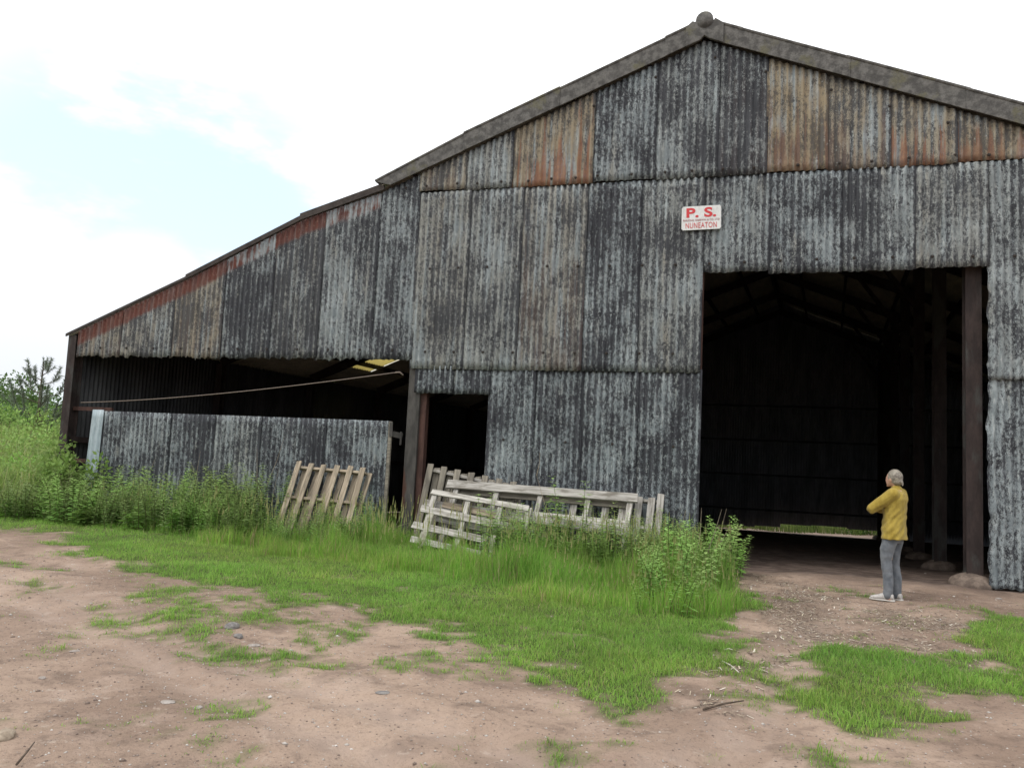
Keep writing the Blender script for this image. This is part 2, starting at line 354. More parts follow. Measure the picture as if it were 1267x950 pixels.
def ys_arr():
    a = list(np.arange(2.0, 14.0, .06)); l = 2.0; st = .1; L = []
    while l > -500: l -= st; st *= 1.25; L.append(l)
    r = 13.96; st = .09; Rr = []
    while r < 900: r += st; st = st*1.05 if r < 45 else st*1.2; Rr.append(r)
    return np.array(L[::-1]+a+Rr)
gx, gy = np.meshgrid(xs_arr(), ys_arr(), indexing='ij'); GXs, GYs = gx.shape
G = gmask(gx.ravel(), gy.ravel())
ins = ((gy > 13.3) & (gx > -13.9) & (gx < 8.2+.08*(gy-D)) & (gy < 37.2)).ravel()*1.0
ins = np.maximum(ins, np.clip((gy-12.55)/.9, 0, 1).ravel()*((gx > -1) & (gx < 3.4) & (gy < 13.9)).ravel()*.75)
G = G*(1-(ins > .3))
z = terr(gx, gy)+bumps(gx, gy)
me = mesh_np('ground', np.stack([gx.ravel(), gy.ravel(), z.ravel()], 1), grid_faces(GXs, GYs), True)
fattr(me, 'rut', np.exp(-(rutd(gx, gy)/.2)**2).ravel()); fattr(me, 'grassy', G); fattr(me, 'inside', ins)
fattr(me, 'litter', (inpoly(gx+(fbm(gx*3, gy*3, 3, 5)-.5)*.8, gy, litterP)*np.clip(fbm(gx*2, gy*2, 4, 41)*3-1, 0, 1)).ravel())
tag(link('ground', me, M['ground']), kind='structure')
def hz(x, y): return float(terr(x, y)+bumps(np.array(x, float), np.array(y, float)))
# ------------------------------------------------------------------ barn
BX, BY = -.96, D
barn = empty('barn', (BX, BY, 0), 'big weathered corrugated iron barn with a wide open doorway and low lean-to side', 'barn')
BB = (BX, BY, 0)
RP = [(-14.1, 3.60), (-13.83, Z_(88, 413)), (-10.9, Z_(231, 341.5)), (-8.43, Z_(386, 269)), (-6.87, Z_(470, 238)), (-.96, Z_(873, 50)), (3.75, Z_(1267, 158)), (8.6, Z_(1267, 158)-4.85*.402)]
def roofz(X): return np.interp(X, [p[0] for p in RP], [p[1] for p in RP])
PIT = .11
def sheet(x0, x1, zb, zt, y, tone, parent=None, base=BB, mat='iron', ragged=0., crumple=0., lap=.035, side=1, amp=.0155, lean0=0, lean1=0, seed=0, name='corrugated_sheet', solid=.004):
    n = max(1, round((x1-x0)/PIT)); nu = n*8+1+2; u = np.arange(nu)/(n*8); h = (np.max(zt(np.array([x0, x1]))) if callable(zt) else zt)-zb
    nv = max(3, int(h/.16)+2) if not crumple else max(20, int(h/.07)); v = np.linspace(0, 1, nv)
    U, V = np.meshgrid(u, v, indexing='ij'); X = x0+(x1-x0)*U
    top = zt(X) if callable(zt) else np.full_like(X, zt)
    top = np.minimum(top, np.maximum(roofz(X)-.03, zb+.02))
    b = np.full_like(X, zb)
    if ragged:
        b = b+(vnoise(X*9, X*0+seed, 5)-.5)*ragged+(vnoise(X*33, X*0+seed, 6)-.5)*ragged*.5
    b = b+.006*np.cos(2*math.pi*U*n)
    Z = b+(top-b)*V
    cr = -np.sin(2*math.pi*U*n)
    A = amp*np.ones_like(X)
    Y = y+A*(-cr) - lap*.4*side*U + (vnoise(X*1.3+seed, Z*.9, 11)-.5)*.025
    if crumple:
        k = np.clip(1-U*1.1, 0, 1); X = X+k*(fbm(Z*2.2+seed, U*3, 4, 8)-.5)*.14*crumple+k*(fbm(Z*9, U*6, 2, 18)-.5)*.05
        Y = Y+(fbm(Z*1.6+3, X*1.6, 4, 12)-.5)*.16*crumple*(.3+k)
    X = X+(lean0*(1-V))*(1-U)+(lean1*(1-V))*U
    P = np.stack([X.ravel()-base[0], Y.ravel()-base[1], Z.ravel()-base[2]], 1)
    me = mesh_np(name, P, grid_faces(nu, nv), True)
    fattr(me, 'crest', cr.ravel()); fattr(me, 'edge', (np.minimum(U, 1-U)*(x1-x0)).ravel().clip(0, 1)); fattr(me, 'low', (1-V).ravel())
    fattr(me, 'band', (roofz(X)-Z).ravel() if tone[3] > 0 else np.full(X.size, 9.0)); cattr(me, 'tone', np.tile(np.array(tone, float), (X.size, 1)))
    uvl = me.uv_layers.new(name='wall'); li = np.empty(len(me.loops), np.int32); me.loops.foreach_get('vertex_index', li)
    uvl.data.foreach_set('uv', (np.stack([X.ravel()+seed*.37, Z.ravel()], 1)[li]).astype(np.float32).ravel())
    o = link(name, me, M[mat], parent or barn)
    if solid: m = o.modifiers.new('thickness', 'SOLIDIFY'); m.thickness = solid; m.offset = -1
    return o
ZA, ZB, ZH, ZDH, ZSD = 6.33, 3.06, 3.22, 4.72, 2.625
zAf = lambda X: np.interp(X, [-6.1, 3.8, 8], [6.325, 6.345, 6.33])
roof_t = lambda X: roofz(X)
# upper gable row
top = [(518,.35,.65,.15),(575,.5,.3,.0),(632,.25,.9,.95),(732,.52,.0,.0),(809,.55,.12,.0),(886,.95,.15,.05),(947,.30,1.,.45),(1022,.52,.75,.2),(1100,.30,.8,.95),(1182,.30,.9,.7)]
xsb = [X_(t[0], 235) if t[0] < 700 else X_(t[0], 215) for t in top]+[4.15, 5.25, 6.35, 7.45, 8.5]
tones = [(a, b, c, 0) for _, a, b, c in top]+[(.4, .5, .3, 0), (.5, .2, .1, 0), (.35, .7, .6, 0), (.5, .3, 0, 0)]
top_sheets = []
for i in range(len(xsb)-1):
    top_sheets.append(sheet(xsb[i], xsb[i+1], 6.33+(.02 if i % 3 == 0 else 0), roof_t, D-.03, tones[i], seed=i, ragged=.02))
# long middle row
mid = [(-13.62,.50,.6,.15,1.),(X_(150,400),.62,.45,.0,1.),(X_(214,390),.58,.7,.1,1.),(X_(275,380),1.0,.1,.0,.5),(X_(336,370),.98,.30,.0,1.),(X_(396,350),.42,.10,.0,.5),(X_(464,340),.60,.05,0,.0)]
xm = [m[0] for m in mid]+[-6.05]
for i, m in enumerate(mid):
    sheet(xm[i], xm[i+1], ZH, roof_t, D, (m[1], m[2], m[3], m[4] if m[4] else 0), seed=20+i, ragged=.07 if i < 6 else .02)
mid2 = [(-6.05,-5.05,.42,.35,0),(-5.05,-4.06,.45,.25,0),(-4.06,-2.90,.48,.45,.15),(-2.90,-1.96,.62,0,0),(-1.96,-.93,.52,.2,0)]
for i, (a, b, dk, tn, rs) in enumerate(mid2):
    sheet(a, b, ZB, zAf, D-.012, (dk, tn, rs, 0), seed=30+i, ragged=.012)
for i, (a, b, dk, tn) in enumerate([(-.93,.12,.62,.1),(.12,1.2,.66,0),(1.2,2.25,.62,.1),(2.25,3.25,.42,.25)]):
    sheet(a, b, ZDH-.035*(i == 1)-.02*(i == 2), zAf, D-.012, (dk, tn, 0, 0), seed=40+i, ragged=.025)
for i, (a, b) in enumerate([(3.25, 4.3), (4.3, 5.4), (5.4, 6.5), (6.5, 7.5), (7.5, 8.5)]):
    sheet(a, b, 3.03, lambda X: np.minimum(zAf(X), roofz(X)-.03), D-.014, (.30+.1*(i % 2), .1, 0, 0), seed=50+i, ragged=.012, crumple=.25 if i == 0 else 0)
    sheet(a, b, .0 if i else .0, 3.09, D+.02, (.22+.12*(i % 3), 0, 0, 0), seed=60+i, ragged=.03, crumple=.6 if i == 0 else 0)
# lower row beside the doorway
for i, (a, b, dk) in enumerate([(-4.52,-3.70,.60),(-3.70,-2.86,.80),(-2.86,-1.92,.62),(-1.92,-.90,.72)]):
    sheet(a, b, .02, 3.12, D+.022, (dk, 0, 0, 0), seed=70+i, ragged=.03)
for i, (a, b) in enumerate([(-5.94,-5.22), (-5.22,-4.52)]):
    sheet(a, b, ZSD, 3.12, D+.022, (.82, 0, 0, 0), seed=80+i, ragged=.015)
# bolts: one shared dome with a washer
bm = bmesh.new(); bmesh.ops.create_uvsphere(bm, u_segments=8, v_segments=6, radius=.017); bmesh.ops.create_cone(bm, cap_ends=True, segments=10, radius1=.026, radius2=.024, depth=.008, matrix=Matrix.Rotation(math.pi/2, 4, 'X') @ Matrix.Translation((0, 0, -.006)))
bolt_me = bpy.data.meshes.new('bolt'); bm.to_mesh(bolt_me); bm.free(); bolt_me.materials.append(M['bolt'])
def bolt(X, Z, y=D-.055):
    o = bpy.data.objects.new('bolt', bolt_me); C.objects.link(o); o.parent = barn; o.location = (X-BX, y-BY, Z)
brow = []
X = -6.3
while X < 3.9: brow.append((X+random.uniform(-.05, .05), 6.44+random.uniform(-.015, .02), D-.065)); X += random.choice((.44, .44, .55, .66))
X = -5.75
while X < 3.9: brow.append((X, 4.88+.02*math.sin(X), D-.045)); X += .55
X = -5.75
while X < -1.0: brow.append((X, 3.37, D-.045)); X += .55
X = -13.0
while X < -6.1: brow.append((X, 3.40, D-.035)); X += .66
for q in (-4.2, -3.1, -2.3, -1.3): brow.append((q, 1.85, D-.01))
for t0 in (736, 811, 884, 947, 1028, 1100, 1172): Xq = X_(t0, 120); brow.append((Xq, float(roofz(Xq))-.28, D-.065))
brow = brow[:98]
for b in brow: bolt(*b)
# bargeboards and ridge cap (L-shaped asbestos cement pieces, lapped)
def barge(xa, xb, off, name='bargeboard', dy=.0, cut=False):
    s = MB(); za, zb = float(roofz(xa)), float(roofz(xb)); th = .30
    y0 = D-.125-dy; y1 = D-.10-dy
    la = .03; bot = -.02
    pts = [(xa, za+bot), (xb, zb+bot), (xb, zb+th+off), (xa, za+th+off)]
    if cut: pts = [(xa, za+.05), (xa+.12, float(roofz(xa+.12))+bot), (xb, zb+bot), (xb, zb+th+off), (xa-.22, za+.02+.10+off)]
    n = len(pts); v = [(x, y0, zz) for x, zz in pts]+[(x, y1, zz) for x, zz in pts]
    f = [tuple(range(n)), tuple(range(2*n-1, n-1, -1))]+[(i, i+n, (i+1) % n+n, (i+1) % n) for i in range(n)]
    s.raw(v, [tuple(reversed(q)) for q in f])
    # rolled top edge and the flange on the roof
    xt = xa if not cut else xa-.2; zt_ = za+th+off if not cut else za+.12+off
    s.tube([(xt, y0+.01, zt_), (xb, y0+.01, zb+th+off)], .028, 8)
    s.raw(*[(lambda a: ([(xt, y1, a-.02), (xb, y1, zb+th+off-.02), (xb, D+.2, zb+th+off-.02), (xt, D+.2, a-.02), (xt, y1, a+.004), (xb, y1, zb+th+off+.004), (xb, D+.2, zb+th+off+.004), (xt, D+.2, a+.004)], [(0,3,2,1),(4,5,6,7),(0,1,5,4),(1,2,6,5),(2,3,7,6),(3,0,4,7)]))(zt_)][0])
    o = s.build(name, M['barge'], barn, BB, bevel=.004); return o
bl = [-6.85, -5.15, -3.45, -1.55, -1.16]
bl = [-6.72, -5.2, -3.5, -1.62]
for i in range(len(bl)): barge(bl[i], (bl[i+1]+.07) if i < 3 else -1.10, .012*(i % 2), dy=.012*(i % 2), cut=(i == 0))
br = [-.82, -.42, 1.25, 2.95, 4.65, 6.35]
for i in range(len(br)): barge(br[i], (br[i+1]+.06) if i < 5 else 8.6, .014*((i+1) % 2), dy=.012*(i % 2))
s = MB(); zc = Z_(872, 31); xc = X_(872.5, 31); ra = .145     # finial: round cap with swept shoulders
zr = float(roofz(-.96))
outl = []
for k in range(13):
    a = math.pi+R(12)-k*(math.pi+R(24))/12; outl.append((xc+ra*math.cos(a), zc+ra*math.sin(a)))
R_sh = [(-.80, float(roofz(-.80))+.36), (-.66, float(roofz(-.66))+.315), (-.66, float(roofz(-.66))-.03), (-.80, float(roofz(-.80))-.03), (-.90, zr-.05), (-.97, zr+.005), (-1.05, float(roofz(-1.05))-.04), (-1.28, float(roofz(-1.28))-.035), (-1.28, float(roofz(-1.28))+.31), (-1.17, float(roofz(-1.17))+.36)]
outl = outl+R_sh
n = len(outl); v = [(x, D-.165, q) for x, q in outl]+[(x, D-.112, q) for x, q in outl]
s.raw(v, [tuple(range(n)), tuple(range(2*n-1, n-1, -1))]+[(i, i+n, (i+1) % n+n, (i+1) % n) for i in range(n)])
s.build('ridge_finial', M['barge'], barn, BB, bevel=.008)
s = MB(); s.tube([(xc, D-.17, zc), (xc+.02, D+.3, zc), (xc+sx(37.3), 37.3, zc)], [ra, ra, ra], 16); s.build('ridge_cap', M['barge'], barn, BB, smooth=True)
# roof sheets
def roofpart(xa, xb, ya, yb, off, mat='roof', name='roof_sheet', amp=.024, oa=None):
    ny = int((yb-ya)/.15*6)+1; ys = np.linspace(ya, yb, ny); nx = max(2, int(abs(xb-xa)/.6)+1); xs = np.linspace(xa, xb, nx)
    Xg, Yg = np.meshgrid(xs, ys, indexing='ij'); o2 = off if oa is None else np.interp(Xg, [xa, xb], [oa, off])
    Zg = roofz(Xg)+o2+amp*np.sin(Yg*2*math.pi/.15); Xw = Xg+.08*np.clip(Yg-D, 0, None)
    me = mesh_np(name, np.stack([Xw.ravel()-BX, Yg.ravel()-BY, Zg.ravel()], 1), grid_faces(nx, ny), True)
    o = link(name, me, M[mat], barn); m = o.modifiers.new('thickness', 'SOLIDIFY'); m.thickness = .012; m.offset = 1; return o
YF, YE = D+.02, 37.25
gy0, gy1 = 21.7, 23.5
roofpart(-13.90, -10.75, YF, gy0, .03, oa=-.01); roofpart(-13.90, -10.75, gy1, YE, .03, oa=-.01)
roofpart(-13.90, -12.77, gy0, gy1, .012, oa=-.01)
roofpart(-12.80, -10.75, gy0+.02, gy1-.02, .035, 'grp', 'rooflight', oa=.02)
roofpart(-11.0, -8.3, D+.02, YE, .055, oa=.05, amp=.018); roofpart(-8.5, -6.6, D+.02, YE, .085, oa=.075, amp=.018); roofpart(-6.8, -.9, D-.08, YE, .25, oa=.09)
roofpart(-1.0, 3.9, D-.08, YE, .25); roofpart(3.8, 8.65, D-.08, YE, .22)
def verge(xa, xb, oa, ob, th, yy=D-.14):
    s = MB(); za, zb = float(roofz(xa)), float(roofz(xb))
    v = []
    for Y in (yy, yy+.03):
        v += [(xa, Y, za+oa-th), (xb, Y, zb+ob-th), (xb, Y, zb+ob), (xa, Y, za+oa)]
    s.raw(v, [(0,1,2,3),(7,6,5,4),(0,4,5,1),(1,5,6,2),(2,6,7,3),(3,7,4,0)]); s.build('roof_edge', M['rooftop'], barn, BB)
verge(-13.90, -10.9, .02, .03, .055, D-.06); verge(-11.02, -8.35, .062, .07, .095, D-.07); verge(-8.5, -6.75, .092, .105, .13, D-.08)
# back wall, side walls
def inner(x0, x1, y, zb, zt, fn=True):
    x1 += .12
    n = int((x1-x0)/PIT)*4+1; xs = np.linspace(x0, x1, n); nv = 2
    Xg = np.stack([xs, xs], 1); zt_ = np.minimum(zt, roofz(xs)+np.where(xs < -6.7, .05, .235)) if fn else np.full(n, zt)
    Zg = np.stack([np.full(n, zb), np.maximum(zt_, zb+.01)], 1); Yg = y+.014*np.sin(2*math.pi*Xg/PIT)
    me = mesh_np('back_wall_sheet', np.stack([Xg.ravel()+sx(y)-BX, Yg.ravel()-BY, Zg.ravel()], 1), grid_faces(n, 2), True)
    o = link('back_wall_sheet', me, M['inner'], barn); m = o.modifiers.new('thickness', 'SOLIDIFY'); m.thickness = .004
YB = 37.1
cut = [X_(q, 652, YB)-sx(YB) for q in (885, 930, 962, 1000, 1048, 1098)]
for a_, b_, z_ in zip([-13.9]+cut, cut+[8.5], (-1.05, -.86, -.80, -.66, -.63, -.69, -1.3)): inner(a_, b_, YB+.01*random.random(), z_, 9)
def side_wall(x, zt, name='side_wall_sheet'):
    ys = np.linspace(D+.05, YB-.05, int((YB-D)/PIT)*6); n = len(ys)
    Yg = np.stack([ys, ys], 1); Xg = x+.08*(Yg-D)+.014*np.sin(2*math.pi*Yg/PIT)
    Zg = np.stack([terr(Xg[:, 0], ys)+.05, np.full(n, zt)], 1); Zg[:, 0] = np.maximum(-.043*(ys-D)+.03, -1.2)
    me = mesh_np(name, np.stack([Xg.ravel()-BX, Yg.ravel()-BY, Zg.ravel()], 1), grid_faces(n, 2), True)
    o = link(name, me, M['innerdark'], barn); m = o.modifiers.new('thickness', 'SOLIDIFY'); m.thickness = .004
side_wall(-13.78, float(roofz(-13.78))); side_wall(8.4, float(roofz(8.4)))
# frame
YC = [D+.28, 17.6, 21.5, 25.4, 29.3, 33.2, 36.9]
for k, Y in enumerate(YC):
    gz = -.043*(Y-D)
    for xc_ in (3.08, -5.9):
        if k == 0 and xc_ < 0: continue
        s = MB(); s.hbeam((xc_+sx(Y), Y, gz-.1), (xc_+sx(Y), Y, float(roofz(xc_))-.2), .22, .2, (0, 1, 0)); s.build('column', M['steel'], barn, BB)
    for xc_ in (-13.55, 8.2):
        if k == 0 and xc_ < 0: continue
        s = MB(); s.hbeam((xc_+sx(Y), Y, gz-.1), (xc_+sx(Y), Y, float(roofz(xc_))-.2), .18, .18, (0, 1, 0)); s.build('column', M['steel'], barn, BB)
    s = MB(); a = lambda X, o=.22: (X+sx(Y), Y, float(roofz(X))-o)
    s.hbeam(a(-13.6, .12), a(-.96, .2), .12, .24, (0, 0, 1)); s.build('rafter', M['steel'], barn, BB)
    s = MB(); s.hbeam(a(-.96, .2), a(8.2, .12), .12, .24, (0, 0, 1)); s.build('rafter', M['steel'], barn, BB)
    for sg, xc_ in ((1, 3.08), (-1, -5.9)):      # knee braces
        if k == 0 and sg < 0: continue
        zt_ = float(roofz(xc_))
        s = MB(); s.bar((xc_+sx(Y), Y, zt_-1.5), (xc_-sg*1.3+sx(Y), Y, float(roofz(xc_-sg*1.3))-.2), .1, .1, (0, 1, 0)); s.build('knee_brace', M['steel'], barn, BB)
    if 0 < k:                                   # concrete collars at the feet
        for xc_ in (3.08,):
            bm = bmesh.new(); bmesh.ops.create_uvsphere(bm, u_segments=24, v_segments=12, radius=1)
            for v in bm.verts:
                nn = float(fbm(np.array(v.co.x*2.1+k), np.array(v.co.y*2.1+v.co.z), 3, k)); v.co = Vector((v.co.x*.30, v.co.y*.30, v.co.z*.17))*(.85+.35*nn)
            me = bpy.data.meshes.new('footing'); bm.to_mesh(me); bm.free(); me.polygons.foreach_set('use_smooth', np.ones(len(me.polygons), bool))
            link('footing', me, M['concrete'], barn, (xc_+sx(Y)-BX, Y-BY, gz))
bm = bmesh.new(); bmesh.ops.create_uvsphere(bm, u_segments=32, v_segments=16, radius=1)
for v in bm.verts:
    nn = float(fbm(np.array(v.co.x*2.1+5), np.array(v.co.y*2.1+v.co.z), 4, 2)); v.co = Vector((v.co.x*.31, v.co.y*.26, v.co.z*.17))*(.85+.32*nn)
me = bpy.data.meshes.new('footing'); bm.to_mesh(me); bm.free(); me.polygons.foreach_set('use_smooth', np.ones(len(me.polygons), bool))
link('footing', me, M['concrete'], barn, (3.06-BX, .22, .0))
for Xp in (-12.4, -10.8, -9.3, -7.7, -6.2, -4.7, -3.2, -1.9, -.96, 0.1, 1.5, 3.0, 4.5, 6.0, 7.5):
    s = MB(); z_ = float(roofz(Xp))-.02
    s.bar((Xp, D+.05, z_), (Xp+sx(37), 37, z_), .07, .16 if Xp != -.96 else .3, (0, 0, 1)); s.build('purlin', M['steel'], barn, BB)
for zr_ in (-.1, 1.4, 2.9, 4.4):
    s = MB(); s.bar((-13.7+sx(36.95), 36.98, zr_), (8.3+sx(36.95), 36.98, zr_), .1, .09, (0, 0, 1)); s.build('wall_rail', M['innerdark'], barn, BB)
for zr_ in (1.9, 3.4, 4.7):
    s = MB(); s.bar((8.3, D+.1, zr_), (8.3+sx(37), 37, zr_-.3), .1, .12, (0, 0, 1)); s.build('wall_rail', M['steel'], barn, BB)
    if zr_ < 3: s = MB(); s.bar((-13.66, D+.1, zr_-.4), (-13.66+sx(37), 37, zr_-.9), .1, .12, (0, 0, 1)); s.build('wall_rail', M['steel'], barn, BB)
# front posts and rails
tp = at(90, 414); bt = at(77.5, 545)
lean = (bt[0]-tp[0])/(tp[2]-bt[2]); xb0 = tp[0]+lean*tp[2]
s = MB(); s.hbeam((xb0+.02, D+.10, -.1), (tp[0]+.02, D+.10, float(tp[2])-.02), .20, .22, (0, 1, 0)); s.build('corner_post', M['steel'], barn, BB)
s = MB(); s.box(X_(498, 600)-.02, X_(510, 600)+.02, D+.05, D+.27, -.1, 3.3); s.build('door_post', M['greysteel'], barn, BB, bevel=.006)
s = MB(); s.box(X_(510, 600)+.023, X_(517, 600)+.03, D+.10, D+.24, -.1, 3.05); s.build('door_post_angle', M['redsteel'], barn, BB, bevel=.004)
s = MB(); s.box(-.93, -.885, D+.045, D+.13, 0, ZDH+.02); s.build('door_jamb', M['redsteel'], barn, BB, bevel=.004)
s = MB(); s.box(-4.5, -4.44, D+.06, D+.14, 0, ZSD+.02); s.build('door_jamb', M['steel'], barn, BB, bevel=.004)
s = MB(); s.box(3.34, 3.42, D+.06, D+.14, 0, ZDH+.02); s.build('door_jamb', M['steel'], barn, BB, bevel=.004)
for za_, xa_, xb_ in ((ZDH+.14, -.9, 8.4), (ZH+.17, -13.6, -6.0), (ZB+.32, -5.9, -.9), (1.85, -4.5, -.9), (ZSD+.12, -5.85, -4.5), (6.44, -6.0, 4.0), (2.0, 3.35, 8.4)):
    s = MB(); s.box(xa_, xb_, D+.048, D+.12, za_-.05, za_+.05); s.build('front_rail', M['steel'], barn, BB)
s = MB(); s.box(-13.70, -12.7, D+.12, D+.17, Z_(100, 505)-.04, Z_(100, 505)+.04); s.build('side_rail', M['redsteel'], barn, BB)
s = MB(); s.box(-13.7, -12.8, D+.12, D+.17, Z_(100, 570)-.04, Z_(100, 570)+.04); s.build('side_rail', M['redsteel'], barn, BB)
# ------------------------------------------------------------------ low gate
gb = (-9.6, D-.06, 0)
gate = empty('gate', gb, 'low corrugated iron gate panel standing behind weeds across the left bay', 'gate')
gx0 = X_(119, 507); gx1 = X_(484, 522); gzt = 2.10
gl = [gx0, X_(131, 508), X_(214, 511), X_(243, 512), X_(325, 516), X_(405, 519), gx1]
gl[3] = .5*(gl[2]+gl[4])
for i in range(6):
    t = (.0, .65, .85, .55, .80, .60)[i]
    sheet(gl[i], gl[i+1], .05, gzt+(.02 if i == 0 else 0), D-.06-(.02 if i == 0 else 0), (t, .12 if i == 3 else 0, 0, 0), gate, gb, 'galv' if i == 0 else 'iron', ragged=.03, lean0=-.10*(i == 0), lean1=-.05*(i == 0), seed=90+i, lap=.03)
s = MB(); s.bar((gx1+.02, D-.07, .0), (gx1+.03, D-.07, gzt-.01), .06, .05, (0, 1, 0)); s.build('end_post', M['greywood'], gate, gb, bevel=.004)
s = MB(); s.bar((gx0+.1, D-.01, gzt-.04), (gx1, D-.01, gzt-.03), .05, .05, (0, 0, 1)); s.build('top_rail', M['redsteel'], gate, gb)
s = MB(); s.bar((gx1+.03, D-.06, gzt-.22), (gx1+.22, D+.04, gzt-.26), .03, .10, (0, 0, 1)); s.tube([(gx1+.20, D+.02, gzt-.42), (gx1+.20, D+.02, gzt-.18)], .02, 8); s.bar((gx1+.05, D-.1, gzt-.02), (gx1+.06, D-.1, gzt-.28), .06, .02, (0, 1, 0)); s.build('hinge', M['greysteel'], gate, gb)
# ------------------------------------------------------------------ rope
a = at(100, 498, D+.02); b = at(489, 461, D-.02); pts = []
for k in range(25):
    u = k/24; p = a*(1-u)+b*u; p = p-np.array([0, 0, .10*4*u*(1-u)*(1-.3*u)]); pts.append(tuple(p))
base = (float(b[0]), D, float(b[2]))
s = MB(); s.tube(pts, .0095, 6); s.tube([tuple(b), (b[0]+.08, D, b[2]+.01), (b[0]+.14, D+.03, b[2]-.04)], .016, 6)
o = s.build('rope', M['rope'], None, base, True); o.location = base
tag(o, 'pale slack rope stretched across the dark left opening to the door post', 'rope')
# ------------------------------------------------------------------ sign
pc = at(868, 271.3); sx0 = (-1.268+-.628)/2; sw, sh = .635, .40
sign = empty('sign', (sx0, D-.075, float(pc[2])-sh/2), 'small white enamel sign with red lettering fixed high on the barn wall', 'sign'); 
rotY = R(-.8)
me_ = bmesh.new(); bmesh.ops.create_cube(me_, size=1)
for v in me_.verts: v.co = Vector((v.co.x*sw, v.co.y*.012, v.co.z*sh))
bmesh.ops.bevel(me_, geom=[e for e in me_.edges if abs(e.verts[0].co.y-e.verts[1].co.y) > .005], offset=.018, segments=3, affect='EDGES')
mp = bpy.data.meshes.new('plate'); me_.to_mesh(mp); me_.free()
pl_ = link('plate', mp, M['signwhite'], sign, (0, 0, sh/2)); pl_.rotation_euler = (0, rotY, 0)
def text(body, size, z, mat, width, bold=0, sxk=1, x=0):
    cu = bpy.data.curves.new('lettering', 'FONT'); cu.body = body; cu.size = size; cu.align_x = 'CENTER'; cu.align_y = 'CENTER'; cu.extrude = .0015; cu.offset = bold; cu.space_character = 1.12 if len(body) > 6 else 1.0
    o = bpy.data.objects.new('t', cu); C.objects.link(o); dg = bpy.context.evaluated_depsgraph_get(); me = bpy.data.meshes.new_from_object(o.evaluated_get(dg)); bpy.data.objects.remove(o)
    co = np.array([v.co[:] for v in me.vertices]); w = np.ptp(co[:, 0]); mx = (co[:, 0].max()+co[:, 0].min())/2; my = (co[:, 1].max()+co[:, 1].min())/2
    k = width/w
    for v in me.vertices: v.co = Vector(((v.co.x-mx)*k, v.co.y-my, v.co.z))
    me.materials.clear(); me.materials.append(mat); q = link('lettering', me, mat, pl_, (x, -.0085, z)); q.rotation_euler = (math.pi/2, 0, 0); return q
text('P. S.', .215, .090, M['signred'], .48, .007)
text('PARSONS, SHERWIN & CO. LTD', .048, -.040, M['signgrey'], .585, .0004)
text('NUNEATON', .132, -.125, M['signred'], .50, .0)
# ------------------------------------------------------------------ pallets
def board(parent, base, a, b, w, t, upv, mat, name):
    """board from a to b, width w across, thickness t along upv"""
    a = Vector(a); b = Vector(b); L = (b-a).length; d = (b-a)/L; n = Vector(upv); sd = n.cross(d).normalized(); n = d.cross(sd)
    bm = bmesh.new(); nseg = max(2, int(L/.18))
    for k in range(nseg+1):
        x = -L/2+L*k/nseg; e = random.uniform(-.003, .003); bow = .008*math.sin(math.pi*k/nseg)*random.choice((-1, 1, .3))
        ex = random.uniform(-.01, .01) if k in (0, nseg) else 0
        for sa, sb in ((-1, -1), (1, -1), (1, 1), (-1, 1)): bm.verts.new((x+ex*sa, sa*(w/2+e), sb*t/2))
    bm.verts.ensure_lookup_table(); V = bm.verts
    for k in range(nseg):
        for q in range(4): bm.faces.new((V[k*4+q], V[(k+1)*4+q], V[(k+1)*4+(q+1) % 4], V[k*4+(q+1) % 4]))
    bm.faces.new((V[0], V[1], V[2], V[3])); q = nseg*4; bm.faces.new((V[q+3], V[q+2], V[q+1], V[q]))
    bmesh.ops.recalc_face_normals(bm, faces=bm.faces)
    me = bpy.data.meshes.new(name); bm.to_mesh(me); bm.free(); o = link(name, me, mat, parent)
    mid_ = (a+b)/2-Vector(base)
    o.matrix_basis = Matrix(((d.x, sd.x, n.x, mid_.x), (d.y, sd.y, n.y, mid_.y), (d.z, sd.z, n.z, mid_.z), (0, 0, 0, 1)))
    m = o.modifiers.new('bevel', 'BEVEL'); m.width = .004; m.segments = 1
    return o
class Plane:
    """a leaning plane through top and bottom lines parallel to X"""
    def __init__(s, zt, yt, zb, yb, tilt=0, xr=0): s.a = (zt, yt, zb, yb); s.tilt = tilt; s.xr = xr; s.n = Vector((0, -(zt-zb), (yb-yt)*-1)).normalized(); s.n = Vector((0, -(zt-zb), yt-yb)).normalized()
    def p(s, X, v, d=0):   # v: 0 bottom .. 1 top; d: distance out of plane towards camera
        zt, yt, zb, yb = s.a; q = Vector((X, yb+(yt-yb)*v, zb+(zt-zb)*v+s.tilt*(X-s.xr))); return q+s.n*d
# tan pallet
P = Plane(1.27, D-.18, -.02, D-.82, -.025, -8); base = (-7.4, D-.6, 0)
t1 = empty('pallet', base, 'small tan slatted pallet leaning on the low corrugated gate', 'pallet')
xs6 = [-8.02+i*1.30/5 for i in range(6)]
for i, X in enumerate(xs6):
    e = random.uniform(-.02, .03)
    board(t1, base, P.p(X-.0+random.uniform(-.02, .02), 0, .05), P.p(X+random.uniform(-.015, .015), 1.0+e, .05), .105, .022, P.n, M['tanwood'], 'slat')
    board(t1, base, P.p(X+.07, .02, -.07), P.p(X+.09, .97+e, -.07), .10, .02, P.n, M['tanwood'], 'slat')
for v_ in (.06, .52, .93): board(t1, base, P.p(-8.06, v_, -.01), P.p(-6.66, v_, -.01), .045, .085, P.n, M['tanwood'], 'bearer')
